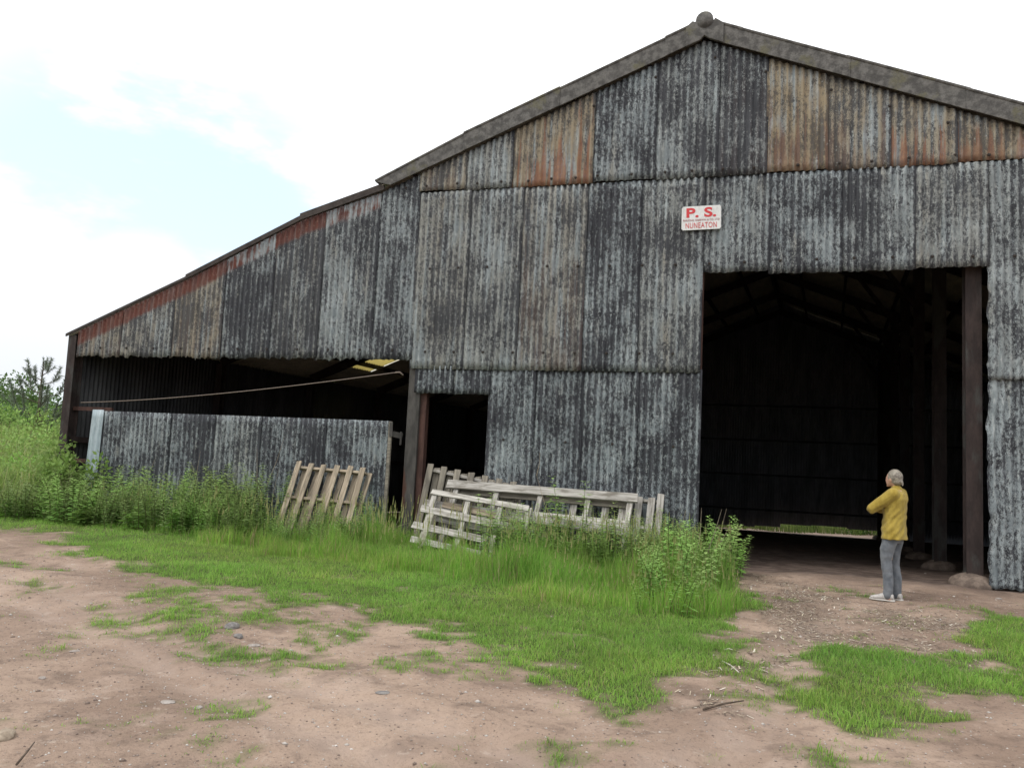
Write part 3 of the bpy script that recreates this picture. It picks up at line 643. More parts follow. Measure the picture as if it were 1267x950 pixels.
# dark pallet in the small doorway
P = Plane(1.36, D-.08, .02, D-.50, -.15, -5.5); base = (-4.9, D-.4, 0)
t2 = empty('pallet', base, 'dark weathered pallet standing upright at the back, half in the small doorway', 'pallet')
for i in range(7):
    X = -5.47+i*.255
    board(t2, base, P.p(X-.04, 0, .05), P.p(X, 1+.0*(i % 2), .05), .115, .03, P.n, M['greywood'], 'slat'); board(t2, base, P.p(X+.05, 0, -.06), P.p(X+.09, .985, -.06), .11, .024, P.n, M['greywood'], 'slat')
for v_ in (.08, .5, .93): board(t2, base, P.p(-5.5, v_, 0), P.p(-3.85, v_, 0), .05, .07, P.n, M['silver'], 'bearer')
# long pale pallet / hurdle
base = (-3.4, D-.7, 0); P = Plane(1.03, D-.30, .0, D-.95, 0)
t3 = empty('pallet', base, 'long pale grey pallet lying on its side across the pile, with widest top rail', 'pallet')
f3 = lambda X, v, d=0: P.p(X, v, d)+Vector((0, 0, -.022*(X+5.1)))
board(t3, base, f3(-5.06, .99, .05), f3(-1.80, 1.01, .05), .155, .045, P.n, M['silver'], 'rail')
board(t3, base, f3(-3.75, .63, .05), f3(-1.9, .62, .05), .12, .03, P.n, M['silver'], 'rail')
board(t3, base, f3(-5.34, .63, .10), f3(-1.86, .50, .05), .15, .035, P.n, M['silver'], 'rail')
board(t3, base, f3(-3.8, .14, .05), f3(-2.1, .13, .05), .15, .03, P.n, M['silver'], 'rail')
for X in (-4.9, -4.18, -3.42, -2.62, -1.94): board(t3, base, f3(X-.02, .02, -.01), f3(X+.02, 1.03, -.01), .085, .08, P.n, M['silver'], 'upright')
board(t3, base, f3(-4.9, .95, -.07), f3(-1.9, .95, -.07), .12, .025, P.n, M['greywood'], 'rail'); board(t3, base, f3(-5.0, .42, -.07), f3(-1.9, .40, -.07), .12, .025, P.n, M['greywood'], 'rail')
# short front pallet
base = (-4.4, D-1.1, 0); P = Plane(.93, D-.62, -.1, D-1.25, -.115, -5.2)
t4 = empty('pallet', base, 'short silvery pallet frontmost at the left end of the pile', 'pallet')
board(t4, base, P.p(-5.20, .96, .05), P.p(-3.50, .98, .05), .095, .03, P.n, M['silver'], 'rail')
board(t4, base, P.p(-5.30, .68, .055), P.p(-3.62, .66, .055), .125, .032, P.n, M['silver'], 'rail')
board(t4, base, P.p(-5.36, .42, .055), P.p(-3.70, .41, .055), .12, .032, P.n, M['silver'], 'rail')
board(t4, base, P.p(-5.32, .21, .055), P.p(-3.75, .20, .055), .11, .032, P.n, M['silver'], 'rail')
board(t4, base, P.p(-5.0, .85, -.07), P.p(-3.6, .83, -.07), .11, .025, P.n, M['tanwood'], 'rail'); board(t4, base, P.p(-5.05, .63, -.07), P.p(-3.6, .60, -.07), .11, .025, P.n, M['silver'], 'rail')
for X in (-5.16, -4.56, -4.0, -3.52): board(t4, base, P.p(X, -.05 if X < -5 else .05, 0), P.p(X+.02, 1.0, 0), .085, .075, P.n, M['silver'], 'upright')
# slatted pallet behind the right end
base = (-2.1, D-.35, 0); P = Plane(1.02, D-.12, .0, D-.62, -.02, -2.2)
t5 = empty('pallet', base, 'slatted pallet with upright pale boards at the right end of the pile', 'pallet')
for i, X in enumerate((-2.85, -2.60, -2.32, -2.05, -1.80, -1.60)): board(t5, base, P.p(X-.02, .0, .03), P.p(X, .99, .03), .115, .025, P.n, M['silver'], 'slat'); 
for v_ in (.1, .55, .955): board(t5, base, P.p(-2.95, v_, -.04), P.p(-1.42, v_, -.04), .05, .07, P.n, M['silver'], 'bearer')
board(t5, base, P.p(-1.47, -.0, .10), P.p(-1.45, 1.03, .10), .105, .03, P.n, M['silver'], 'slat')
# loose stakes
def stake(a, b, w, label):
    base = (a[0], a[1], 0); g = MB(); g.bar((0, 0, a[2]), (b[0]-a[0], b[1]-a[1], b[2]), w, .02, (0, 1, 0)); o = g.build('stake', M['whitewood'], bevel=.003); o.location = base
    tag(o, label, 'stake')
a = at(521, 675, D-1.4); b = at(534, 634, D-1.28); stake(a, b, .085, 'pale flat stake propped on the left end of the short pallet')
a = at(607, 690, D-1.5); b = at(611, 662, D-1.45); stake(a, b, .07, 'white mottled stake standing in tall grass before the pallets')
# ------------------------------------------------------------------ person
def loft(rings, n=20):
    v = []; f = []
    for c, ax, bx, in rings:
        for q in range(n):
            a = 2*math.pi*q/n; v.append(tuple(Vector(c)+Vector(ax)*math.cos(a)+Vector(bx)*math.sin(a)))
    for i in range(len(rings)-1):
        for q in range(n): f.append((i*n+q, i*n+(q+1) % n, (i+1)*n+(q+1) % n, (i+1)*n+q))
    f.append(tuple(range(n))[::-1]); f.append(tuple((len(rings)-1)*n+q for q in range(n))); return v, f
def limb(g, pts, rad, n=14, sub=4):
    P_ = [Vector(p) for p in pts]; out = []; rr = []
    for i in range(len(P_)-1):
        for k in range(sub):
            u = k/sub; p0 = P_[max(i-1, 0)]; p1 = P_[i]; p2 = P_[i+1]; p3 = P_[min(i+2, len(P_)-1)]
            q = .5*((2*p1)+(-p0+p2)*u+(2*p0-5*p1+4*p2-p3)*u*u+(-p0+3*p1-3*p2+p3)*u**3); out.append(q); rr.append(rad[i]*(1-u)+rad[i+1]*u)
    out.append(P_[-1]); rr.append(rad[-1]); g.tube(out, rr, n)
    for q, r in ((out[0], rr[0]), (out[-1], rr[-1])): ell(g, q, (r*.98, r*.98, r*.98))
def ell(g, c, r, n=14, m=9, rot=None):
    v = []; f = []
    for i in range(m+1):
        t = math.pi*i/m
        for q in range(n):
            p = Vector((r[0]*math.sin(t)*math.cos(2*math.pi*q/n), r[1]*math.sin(t)*math.sin(2*math.pi*q/n), r[2]*math.cos(t)))
            if rot: p = rot @ p
            v.append(tuple(Vector(c)+p))
    for i in range(m):
        for q in range(n): f.append((i*n+q, (i+1)*n+q, (i+1)*n+(q+1) % n, i*n+(q+1) % n))
    g.raw(v, f)
def fuse(g, name, mat, parent, vox, smooth=3, disp=None):
    me = mesh_np(name, np.array(g.v), g.f); o = bpy.data.objects.new(name, me); C.objects.link(o)
    m = o.modifiers.new('r', 'REMESH'); m.mode = 'VOXEL'; m.voxel_size = vox; m.use_smooth_shade = True
    m = o.modifiers.new('s', 'SMOOTH'); m.iterations = smooth; m.factor = .5
    dg = bpy.context.evaluated_depsgraph_get(); me2 = bpy.data.meshes.new_from_object(o.evaluated_get(dg)); bpy.data.objects.remove(o)
    me2.name = name; me2.materials.clear(); co = np.array([v.co[:] for v in me2.vertices])
    if disp is not None:
        nn = np.array([v.normal[:] for v in me2.vertices]); co = co+nn*disp(co)[:, None]; me2.vertices.foreach_set('co', co.astype(np.float32).ravel())
    me2.polygons.foreach_set('use_smooth', np.ones(len(me2.polygons), bool)); return link(name, me2, mat, parent)
pf = gnd(1100, 741.5)
FACE = R(157)
man = empty('person', (pf[0], pf[1], hz(pf[0], pf[1])-.004), 'grey-haired person in mustard top and grey jeans with folded arms at the doorway', 'person', rz=FACE)
Lh, Rh = (-.055, .095, .84), (-.06, -.095, .84)
Lk, Rk = (.005, .10, .455), (-.035, -.085, .455)
La, Ra = (-.005, .105, .085), (-.055, -.08, .085)
Ls, Rs = (-.085, .17, 1.325), (-.085, -.17, 1.325)
Le, Re = (.145, .215, 1.125), (.13, -.22, 1.12)
Lw, Rw = (.175, -.015, 1.155), (.20, .0, 1.125)
torso = [(.80, -.05, .115, .185), (.90, -.055, .115, .175), (1.02, -.06, .10, .15), (1.14, -.065, .105, .155), (1.26, -.08, .112, .175), (1.33, -.09, .09, .165), (1.375, -.09, .06, .10)]
g = MB()
g.raw(*loft([((cx, 0, zz), (dp, 0, 0), (0, wd, 0)) for zz, cx, dp, wd in torso]))
limb(g, [(-.09, 0, 1.33), (-.075, 0, 1.42), (-.06, 0, 1.47)], [.058, .048, .05])
HR = Matrix.Rotation(R(-20), 3, 'Z'); hc = Vector((-.05, 0, 1.515))
ell(g, hc, (.092, .074, .105), rot=HR); ell(g, hc+HR @ Vector((.045, 0, -.045)), (.052, .050, .058), rot=HR)      # skull, jaw
limb(g, [hc+HR @ Vector((.085, 0, .01)), hc+HR @ Vector((.103, 0, -.026)), hc+HR @ Vector((.088, 0, -.034))], [.009, .012, .010], 8)     # nose
ell(g, hc+HR @ Vector((.086, 0, -.062)), (.014, .024, .008), 10, 6); ell(g, hc+HR @ Vector((.080, 0, -.092)), (.018, .02, .014), 10, 6)
for sg in (1, -1):
    ell(g, hc+HR @ Vector((-.005, .074*sg, -.012)), (.018, .008, .031), 10, 7, HR); ell(g, hc+HR @ Vector((.082, .028*sg, .006)), (.010, .014, .008), 8, 6)
for h_, k_, a_ in ((Lh, Lk, La), (Rh, Rk, Ra)):
    limb(g, [h_, k_, (a_[0]-.012, a_[1], a_[2]+.18), a_], [.082, .054, .052, .036]); limb(g, [(a_[0]-.03, a_[1], .04), (a_[0]+.08, a_[1], .035), (a_[0]+.16, a_[1], .025)], [.034, .034, .022])
for s_, e_, w_ in ((Ls, Le, Lw), (Rs, Re, Rw)):
    limb(g, [s_, e_], [.052, .04]); limb(g, [e_, w_], [.04, .026])
def hand(g, w, d, n, sg):
    w = Vector(w); d = Vector(d).normalized(); n = Vector(n).normalized(); sd = d.cross(n).normalized()
    ell(g, w+d*.045, (.045, .036, .018), 12, 8, Matrix((d, sd, n)).transposed())
    for k, (off, L) in enumerate(((-.028, .062), (-.010, .072), (.009, .068), (.026, .052))):
        a = w+d*.078+sd*off; limb(g, [a, a+d*L*.5+n*.004, a+d*L*.8-n*.015, a+d*L*.95-n*.032], [.009, .0085, .008, .007], 8, 2)
    a = w+d*.02+sd*.03*sg; limb(g, [a, a+d*.03+sd*.022*sg, a+d*.055+sd*.026*sg-n*.008], [.012, .010, .008], 8, 2)
hand(g, Lw, (-.25, -1, .12), (1, -.2, 0), 1); hand(g, Rw, (-.3, 1, .1), (1, .2, 0), 1)
fuse(g, 'body', M['skin'], man, .006, 2)
g = MB()      # top
g.raw(*loft([((cx-(.008 if zz < .9 else 0), 0, zz), (dp+ex, 0, 0), (0, wd+ex, 0)) for (zz, cx, dp, wd), ex in zip([(.765, -.052, .13, .20), (.82, -.052, .125, .19)]+torso[1:], (.012, .012, .02, .028, .026, .02, .014, .012))], 28))
limb(g, [(Ls[0], Ls[1]-.012, Ls[2]-.005), Le], [.079, .058]); limb(g, [Le, (Lw[0], Lw[1]+.02, Lw[2])], [.058, .044])
limb(g, [(Rs[0], Rs[1]+.012, Rs[2]-.005), Re], [.079, .058]); limb(g, [Re, (Rw[0], Rw[1]-.02, Rw[2])], [.058, .044])
limb(g, [(-.09, 0, 1.36), (-.086, 0, 1.385)], [.075, .064])
def folds(co):
    x, y, zz = co[:, 0], co[:, 1], co[:, 2]
    a = fbm(x*6+zz*5, y*9+zz*7, 3, 51)-.5; b = np.sin((zz*.9+x*1.1+y*.25)*62+5*fbm(x*5, zz*5, 2, 7))
    return .026*a+.0035*b*np.clip((1.26-zz)*5, 0, 1)
top_o = fuse(g, 'jumper', M['mustard'], man, .008, 2, folds)
g = MB()      # jeans
g.raw(*loft([((-.055, 0, zz), (dp, 0, 0), (0, wd, 0)) for zz, dp, wd in ((.72, .085, .165), (.80, .125, .185), (.90, .122, .182))], 24))
for h_, k_, a_ in ((Lh, Lk, La), (Rh, Rk, Ra)):
    limb(g, [(h_[0], h_[1]-.005, h_[2]-.02), (k_[0]-.005, k_[1], .62), k_, (a_[0]-.012, a_[1], .27), (a_[0]-.008, a_[1], .075)], [.098, .080, .064, .060, .058], 16, 4)
fuse(g, 'jeans', M['denim'], man, .008, 1, lambda co: .014*(fbm(co[:, 0]*9+co[:, 1]*4, co[:, 2]*14, 3, 61)-.5))
for a_, yaw_ in ((La, R(6)), (Ra, R(-10))):
    g = MB(); mz = Matrix.Rotation(yaw_, 3, 'Z'); o0 = Vector((a_[0], a_[1], 0))
    prof = [(-.075, .045, .036, .030), (-.05, .062, .042, .05), (.0, .060, .042, .058), (.05, .048, .042, .046), (.10, .036, .048, .034), (.15, .030, .047, .027), (.19, .024, .035, .018)]
    g.raw(*loft([(o0+mz @ Vector((x, 0, c+.008)), mz @ Vector((0, w, 0)), Vector((0, 0, h_))) for x, c, w, h_ in prof], 16)); ell(g, o0+Vector((-.01, 0, .085)), (.05, .042, .035))
    so = fuse(g, 'shoe', M['shoe'], man, .007, 2)
    g = MB(); g.raw(*loft([(o0+mz @ Vector((x, 0, .014)), mz @ Vector((0, w, 0)), Vector((0, 0, .015))) for x, w in ((-.09, .028), (-.07, .040), (0, .041), (.09, .050), (.16, .048), (.20, .028))], 12)); g.build('sole', M['sole'], so, smooth=True)
g = MB()      # hair: cap, nape and short tied tail
ell(g, hc+HR @ Vector((-.018, 0, .016)), (.096, .082, .104), 20, 14, HR); ell(g, hc+HR @ Vector((-.05, 0, -.03)), (.062, .066, .06), 16, 10, HR)
limb(g, [hc+HR @ Vector((-.095, .005, -.02)), hc+HR @ Vector((-.12, .006, -.045)), hc+HR @ Vector((-.128, .008, -.085))], [.022, .017, .007], 10)
hv = fuse(g, 'hair', M['hair'], man, .006, 2, lambda co: .006*(fbm(co[:, 0]*40, co[:, 1]*60+co[:, 2]*30, 3, 71)-.5))
hm = hv.data; bmh = bmesh.new(); bmh.from_mesh(hm)
HI = HR.inverted()
def face_side(p):
    q = HI @ (p-hc); return (q.x > .062 and q.z < .055) or (q.x > .022+.5*max(0, .02-q.z)*0 and q.z < -.0 and abs(q.y) < .09 and q.x > .03) or (q.z < .035 and q.x > .045)
dl = [f for f in bmh.faces if face_side(f.calc_center_median())]; bmesh.ops.delete(bmh, geom=dl, context='FACES'); bmh.to_mesh(hm); bmh.free()
# ------------------------------------------------------------------ vegetation
GREENS = np.array([(.165, .325, .050), (.205, .37, .065), (.12, .245, .042), (.26, .345, .09), (.34, .30, .16)])
def blades(name, pos, hgt, wid, lean_, label, cat, mat='grass', cols=GREENS, prob=(.34, .3, .2, .12, .04), seedheads=0):
    n = len(pos); ang = rng.uniform(0, 2*math.pi, n); d = np.stack([np.cos(ang), np.sin(ang), np.zeros(n)], 1); a2 = ang+rng.uniform(.8, 2.3, n); sd = np.stack([np.cos(a2), np.sin(a2), np.zeros(n)], 1)
    ln = rng.uniform(.1, 1, n)*lean_; b = pos; h = hgt[:, None]; w = wid[:, None]; up_ = np.array([0, 0, 1.0])
    m1 = b+up_*h*.5+d*h*(ln*.25)[:, None]; tip = b+up_*h*(1-.25*ln)[:, None]+d*h*ln[:, None]
    v = np.stack([b-sd*w/2, b+sd*w/2, m1+sd*w*.42, m1-sd*w*.42, tip-sd*w*.06, tip+sd*w*.06], 1).reshape(-1, 3)
    k = np.arange(n)[:, None]*6; f = np.concatenate([k+np.array([[0, 1, 2, 3]]), k+np.array([[3, 2, 5, 4]])], 0)
    me = mesh_np(name, v, f, True); ci = rng.choice(len(cols), n, p=np.array(prob)/sum(prob)); pt = fbm(pos[:, 0]*1.7, pos[:, 1]*1.7, 4, 91)[:, None]; c = cols[ci]*rng.uniform(.75, 1.3, n)[:, None]*(.7+.6*pt)*(1+np.array([.35, .0, .2])*(fbm(pos[:, 0]*.8, pos[:, 1]*.8, 3, 93)[:, None]-.5))
    c = np.repeat(c, 6, 0); cattr(me, 'tint', c.clip(0, 1)); o = link(name, me, M[mat]); return tag(o, label, cat, None, 'stuff')
def scatter(x0, x1, y0, y1, dens, fn):
    n = int((x1-x0)*(y1-y0)*dens); x = rng.uniform(x0, x1, n); y = rng.uniform(y0, y1, n); k = fn(x, y) > rng.uniform(0, 1, n); x = x[k]; y = y[k]
    return x, y
def P3(x, y): return np.stack([x, y, terr(x, y)+bumps(x, y)-.005], 1)
def short_m(x, y):
    d = np.hypot(x, y); return gmask(x, y)*np.clip(1.5-d/13, .35, 1)*((y < 13.3) | (x < -14))
x, y = scatter(-16, 5.5, 2.6, 13.2, 4800, short_m); h = rng.uniform(.014, .060, len(x))*(.7+.9*fbm(x*1.3, y*1.3, 3, 77)); g0 = gmask(x, y); h = h*(.25+.85*g0)*(.6+.9*fbm(x*5, y*5, 2, 78))
blades('short_grass', P3(x, y), h, rng.uniform(.003, .006, len(x)), 1.1, 'short bright green grass on the ground before the barn', 'grass')
def tall_m(x, y):
    wx = x+(fbm(x*1.5, y*1.5, 3, 81)-.5)*.9; wy = y+(fbm(x*1.5, y*1.5, 3, 82)-.5)*1.1; return inpoly(wx, wy, tall)*1.0*(fbm(x*1.1, y*1.1, 3, 83) > .28)*np.where((x < -6.3) & (y > 11.0), .35, 1)
x, y = scatter(-16, 0.3, 7.6, 13.3, 1500, tall_m)
edge_d = np.clip((y-(8.2+np.clip(-x-.4, 0, 14)*.26))/1.6, .1, 1)
h = rng.uniform(.15, .44, len(x))*(.35+.75*edge_d)*np.where((x < -6.3), .72, np.where((x > -5.9) & (x < -1.3) & (y > 10.7), np.where(x < -3.6, .48, .66), 1))*np.clip(1+(fbm(x*1.4, y*1.4, 3, 85)-.5)*2.6, .35, 1.8)*(.75+.5*fbm(x*7, y*7, 2, 86))
blades('tall_grass', P3(x, y), h, rng.uniform(.004, .009, len(x)), .55, 'tall lush grass growing along the foot of the barn', 'grass', cols=np.vstack([GREENS, [(.27, .22, .12)]]), prob=(.3, .3, .15, .16, .06, .07))
# seed-head stalks
x, y = scatter(-13, 0.1, 8.2, 13.2, 36, tall_m); n = len(x); p = P3(x, y); hh = rng.uniform(.45, .8, n)*(.5+.6*np.clip((y-8.6)/2, .2, 1)); sv = []; sf = []; tn = []
for i in range(n):
    a = random.uniform(0, 6.28); dx, dy = math.cos(a)*.12*hh[i], math.sin(a)*.12*hh[i]; b = p[i]; t_ = b+np.array([dx, dy, hh[i]]); w = .0022
    for (q0, q1, w0, w1) in ((b, t_, w, w*.7), (t_-np.array([dx, dy, hh[i]])*.16, t_, .007, .002)):
        for rot in (0, 1):
            s_ = np.array([w0, 0, 0]) if rot == 0 else np.array([0, w0, 0]); s2 = s_*(w1/w0); k = len(sv); sv += [q0-s_, q0+s_, q1+s2, q1-s2]; sf.append((k, k+1, k+2, k+3)); tn += [(.33, .31, .16)]*4 if w0 > w else [(.20, .28, .08)]*4
me = mesh_np('seed_heads', np.array(sv), np.array(sf)); cattr(me, 'tint', np.array(tn)); tag(link('seed_heads', me, M['grass']), 'fine seeding grass stalks standing above the tall grass', 'grass', None, 'stuff')
# meadow on the left
def mead_m(x, y): return ((x < -13.9-.0*y) & (y > 10.5))*(fbm(x*.6, y*.6, 3, 88) > .22)*np.clip(1.3-np.hypot(x+14, y-12)/40, .25, 1)
x, y = scatter(-42, -13.9, 10.8, 40, 170, mead_m); h = rng.uniform(.6, 1.35, len(x))*(.55+.8*fbm(x*.5, y*.5, 3, 89))
MG = np.array([(.17, .27, .06), (.22, .31, .08), (.12, .21, .045), (.28, .30, .12), (.32, .32, .17)])
blades('meadow_grass', P3(x, y), h, rng.uniform(.014, .032, len(x)), .5, 'pale green rank meadow growth beside the barn', 'grass', cols=MG, prob=(.3, .3, .2, .12, .08))
x, y = scatter(-9, 14, 37.6, 60, 60, lambda x, y: ((y > 40.6+.4*np.sin(x*1.7)) | (x < 2.4+.4*(40-y)))*(fbm(x*1.2, y*1.2, 3, 12) > .42)*1.0); h = rng.uniform(.25, .7, len(x))
blades('rear_grass', P3(x, y), h, rng.uniform(.02, .05, len(x)), .5, 'bright grass behind the barn, seen under the back wall', 'grass', cols=MG[:4]*.6, prob=(.3, .3, .3, .1))
# leaves: folded pointed leaf, two quads
def leaf_mesh(pos, dirs, nrm, size, wk=.45, droop=.15):
    n = len(pos); d = dirs/np.linalg.norm(dirs, axis=1)[:, None]; sd = np.cross(d, nrm); sd /= np.linalg.norm(sd, axis=1)[:, None]+1e-9; nn = np.cross(sd, d); s = size[:, None]
    b = pos; m = pos+d*s*.42-nn*s*.05; t = pos+d*s-nn*s*droop; l = pos+d*s*.38+sd*s*wk/2+nn*s*.05; r = pos+d*s*.38-sd*s*wk/2+nn*s*.05
    v = np.stack([b, l, t, m, r], 1).reshape(-1, 3); k = np.arange(n)[:, None]*5
    f = np.concatenate([k+np.array([[0, 3, 2, 1]]), k+np.array([[0, 4, 2, 3]])], 0); return v, f
def stem_leaf_obj(name, stems, srad, lp, ld, lnm, ls, tint, mats, wk=.45, jitter=.3):
    g = MB()
    for pts, r in zip(stems, srad): g.tube(pts, r, 4)
    v, f = leaf_mesh(np.array(lp), np.array(ld), np.array(lnm), np.array(ls), wk); ns = len(g.v); allv = np.vstack([np.array(g.v), v]); faces = g.f+[tuple(int(q)+ns for q in r_) for r_ in f]
    me = mesh_np(name, allv, faces, False); nf = len(g.f); mi = np.zeros(len(faces), np.int32); mi[nf:] = 1; me.materials.append(mats[0]); me.materials.append(mats[1]); me.polygons.foreach_set('material_index', mi)
    lc = np.array(tint)[:, None, :]*np.ones((1, 5, 1)); c = np.vstack([np.tile([(.10, .13, .04)], (ns, 1)), lc.reshape(-1, 3)]); cattr(me, 'tint', c.clip(0, 1)); return me
def nettle_mesh(h, seed, base_c=(.15, .29, .065), top_c=(.30, .44, .14), leaf=.10, nst=3):
    r = random.Random(seed); st = []; sr = []; lp = []; ld = []; ln = []; ls = []; tt = []
    for k in range(nst):
        a = r.uniform(0, 6.28); ox, oy = math.cos(a)*.06*k, math.sin(a)*.06*k; tx, ty = r.uniform(-.2, .2)*h, r.uniform(-.2, .2)*h; hh = h*r.uniform(.72, 1.0) if k else h
        pts = [(ox+tx*u*u, oy+ty*u*u, hh*u) for u in (0, .3, .6, .85, 1)]; st.append(pts); sr.append([.0045, .004, .0032, .002, .001])
        zz = .06; i = 0
        while zz < hh:
            u = zz/hh; a0 = i*1.571+r.uniform(-.3, .3); cx, cy = ox+tx*u*u, oy+ty*u*u
            sz = leaf*(1.0-.62*u**2)*r.uniform(.8, 1.25)*(.75 if u < .15 else 1)
            for sg in (0, math.pi):
                aa = a0+sg; el = .25+.35*u-r.uniform(0, .45); d = (math.cos(aa)*math.cos(el), math.sin(aa)*math.cos(el), math.sin(el)); lp.append((cx+d[0]*.01, cy+d[1]*.01, zz)); ld.append(d); ln.append((-d[0]*d[2]+r.uniform(-.25, .25), -d[1]*d[2]+r.uniform(-.25, .25), 1)); ls.append(sz)
                q = r.uniform(.75, 1.25); tt.append(tuple((base_c[j]*(1-u)+top_c[j]*u)*q for j in range(3)))
                if r.random() < .55:      # axil leaves
                    a3 = aa+r.uniform(-.9, .9); d2 = (math.cos(a3)*.8, math.sin(a3)*.8, .6); lp.append((cx, cy, zz+.01)); ld.append(d2); ln.append((r.uniform(-.3, .3), r.uniform(-.3, .3), 1)); ls.append(sz*.55); tt.append(tt[-1])
            zz += (.055*(1-.5*u)+.008)*r.uniform(.8, 1.2); i += 1
    return stem_leaf_obj('nettle', st, sr, lp, ld, ln, ls, tt, (M['leaf'], M['leaf']))
protos = [nettle_mesh(h_, 100+i, nst=3+(i % 2)) for i, h_ in enumerate((1.0, .92, .82, 1.05, .75, .9))]
mug = [nettle_mesh(1.0, 200+i, (.12, .23, .06), (.27, .39, .13), .085, 5) for i in range(3)]
dock = [nettle_mesh(.45, 300+i, (.09, .20, .03), (.14, .26, .05), .17, 3) for i in range(2)]
def plant(me, x, y, s, name, label, group, cat='plant', tilt=.12):
    o = bpy.data.objects.new(name, me); C.objects.link(o); o.location = (x, y, hz(x, y)-.01); o.rotation_euler = (random.uniform(-tilt, tilt), random.uniform(-tilt, tilt), random.uniform(0, 6.28)); o.scale = (s*random.uniform(1.25, 1.6),)*2+(s,)
    return tag(o, label, cat, group)
for i in range(165):      # before the gate
    X = random.uniform(-13.6, -6.3); Yv = random.uniform(11.3, D-.2); s_ = random.uniform(.62, 1.18)*(.60+.40*(Yv-11.0)/2)*(1.15 if X < -8 else .72); plant(random.choice(protos+mug+mug), X, Yv, s_, 'nettle', 'leafy green weed in the bank of weeds before the low corrugated gate', 'weeds before the low gate')
for i in range(14): plant(random.choice(dock), random.uniform(-13.2, -6.4), random.uniform(11.2, 12.2), random.uniform(.7, 1.1), 'dock', 'broad-leaved bright green dock in the weeds before the gate', 'docks before the gate')
for i in range(50):       # round the pallets
    X = random.uniform(-4.0, -1.0); Yv = random.uniform(11.4, 12.6); plant(random.choice(protos), X, Yv, random.uniform(.5, .95), 'nettle', 'green nettle growing up in front of the long pale pallet', 'nettles before the pallets')
for q, s_, w in ((694, 1.25, 12.3), (606, .95, 12.2), (668, .85, 12.25), (728, .9, 12.3), (745, .95, 12.25), (780, .75, 12.4)):
    p_ = at(q, 640, w); plant(protos[3], float(p_[0]), w, s_, 'nettle', 'green nettle growing up in front of the long pale pallet', 'nettles before the pallets', tilt=.05)
for i in range(54):       # dense clump beside the doorway
    u = random.random(); X = -1.32+random.uniform(0, 1.22)*(.6+.4*u); Yv = 9.3+u*3.4-random.uniform(0, .9)*(1-u); X = min(X, .12-.10*(Yv-8.6)) if Yv > 8.6 else X
    plant(random.choice(mug+protos), X, Yv, random.uniform(.46, .90)*(.85 if Yv < 9.3 else 1), 'nettle', 'dense leafy weed in the green clump at the left edge of the doorway', 'weeds in the clump beside the doorway', tilt=.22)
for i in range(30):
    X = random.uniform(-22, -14.0); Yv = random.uniform(12.2, 19); plant(random.choice(protos+mug), X, Yv, random.uniform(.9, 1.35), 'nettle', 'pale green weed in the rough growth left of the barn', 'weeds in the rough growth left of the barn')
# bushes: several leafy shoots
def bush_mesh(rx, ry, rz_, nl, leaf, c1, c2, seed, stems=14, clumps=9, name='bush'):
    r = np.random.default_rng(seed); st = []; sr = []
    cc = []
    for k in range(clumps):
        a = r.uniform(0, 6.28); q = r.uniform(.1, .75)**.6; zc_ = r.uniform(.25, .85); cc.append((math.cos(a)*q*rx*(1.15-zc_*.5), math.sin(a)*q*ry*(1.15-zc_*.5), zc_*rz_, r.uniform(.22, .42)))
    for k in range(stems):
        c = cc[k % clumps]; st.append([(c[0]*.15, c[1]*.15, 0), (c[0]*.5, c[1]*.5, c[2]*.6), (c[0]*1.1, c[1]*1.1, min(rz_*1.05, c[2]*1.25))]); sr.append([.014, .009, .003])
    per = nl//clumps; lp = []; ld = []
    for c in cc:
        d = r.normal(size=(per, 3)); d /= np.linalg.norm(d, axis=1)[:, None]; rad = r.uniform(.35, 1, per)**.5
        s3 = np.array([rx, ry, rz_])*c[3]*1.25; pnt = np.array(c[:3])+d*rad[:, None]*s3; pnt[:, 2] = np.abs(pnt[:, 2]); lp.append(pnt); dd = d+r.normal(size=(per, 3))*.6+np.array([0, 0, .1]); ld.append(dd)
    lp = np.vstack(lp); ld = np.vstack(ld); nm = r.normal(size=lp.shape)*.45+np.array([0, 0, 1.0]); ls = leaf*r.uniform(.6, 1.3, len(lp)); mixk = r.uniform(0, 1, (len(lp), 1)); tt = (np.array(c1)*(1-mixk)+np.array(c2)*mixk)*r.uniform(.75, 1.2, (len(lp), 1))
    return stem_leaf_obj(name, st, sr, lp, ld, nm, ls, tt, (M['bark'], M['leaf']), wk=.62)
def put(me, name, x, y, label, cat, group=None, rz=0, s=1, dz=0):
    o = bpy.data.objects.new(name, me); C.objects.link(o); o.location = (x, y, hz(x, y)-.03+dz); o.rotation_euler = (0, 0, rz); o.scale = (s, s, s); return tag(o, label, cat, group)
bq = at(78, 600, 12.75)
put(bush_mesh(.85, .6, 1.35, 1500, .10, (.12, .19, .045), (.20, .27, .09), 5), 'bramble', float(bq[0])+.1, 12.75, 'sprawling bramble with pale leaves against the leaning corner post', 'bramble')
put(bush_mesh(.9, .7, 1.0, 1300, .09, (.11, .18, .04), (.19, .25, .08), 6), 'bramble', float(X_(30, 600, 13.5)), 13.6, 'low pale bramble bush at the left edge, before the meadow', 'bramble')
for i, (px, Y, hh, lab) in enumerate(((4, 30, 3.0, 'dark green rounded bush behind the meadow at the left edge'), (74, 33, 1.9, 'mid green bush behind the pine, next to the corner post'), (35, 27, 1.6, 'low dark bush at the foot of the young pine'))):
    q = at(px, 520, Y); put(bush_mesh(2.2, 1.8, hh, 2600, .17, (.06, .12, .032), (.11, .19, .055), 11+i, clumps=14), 'bush', float(q[0]), Y, lab, 'bush')
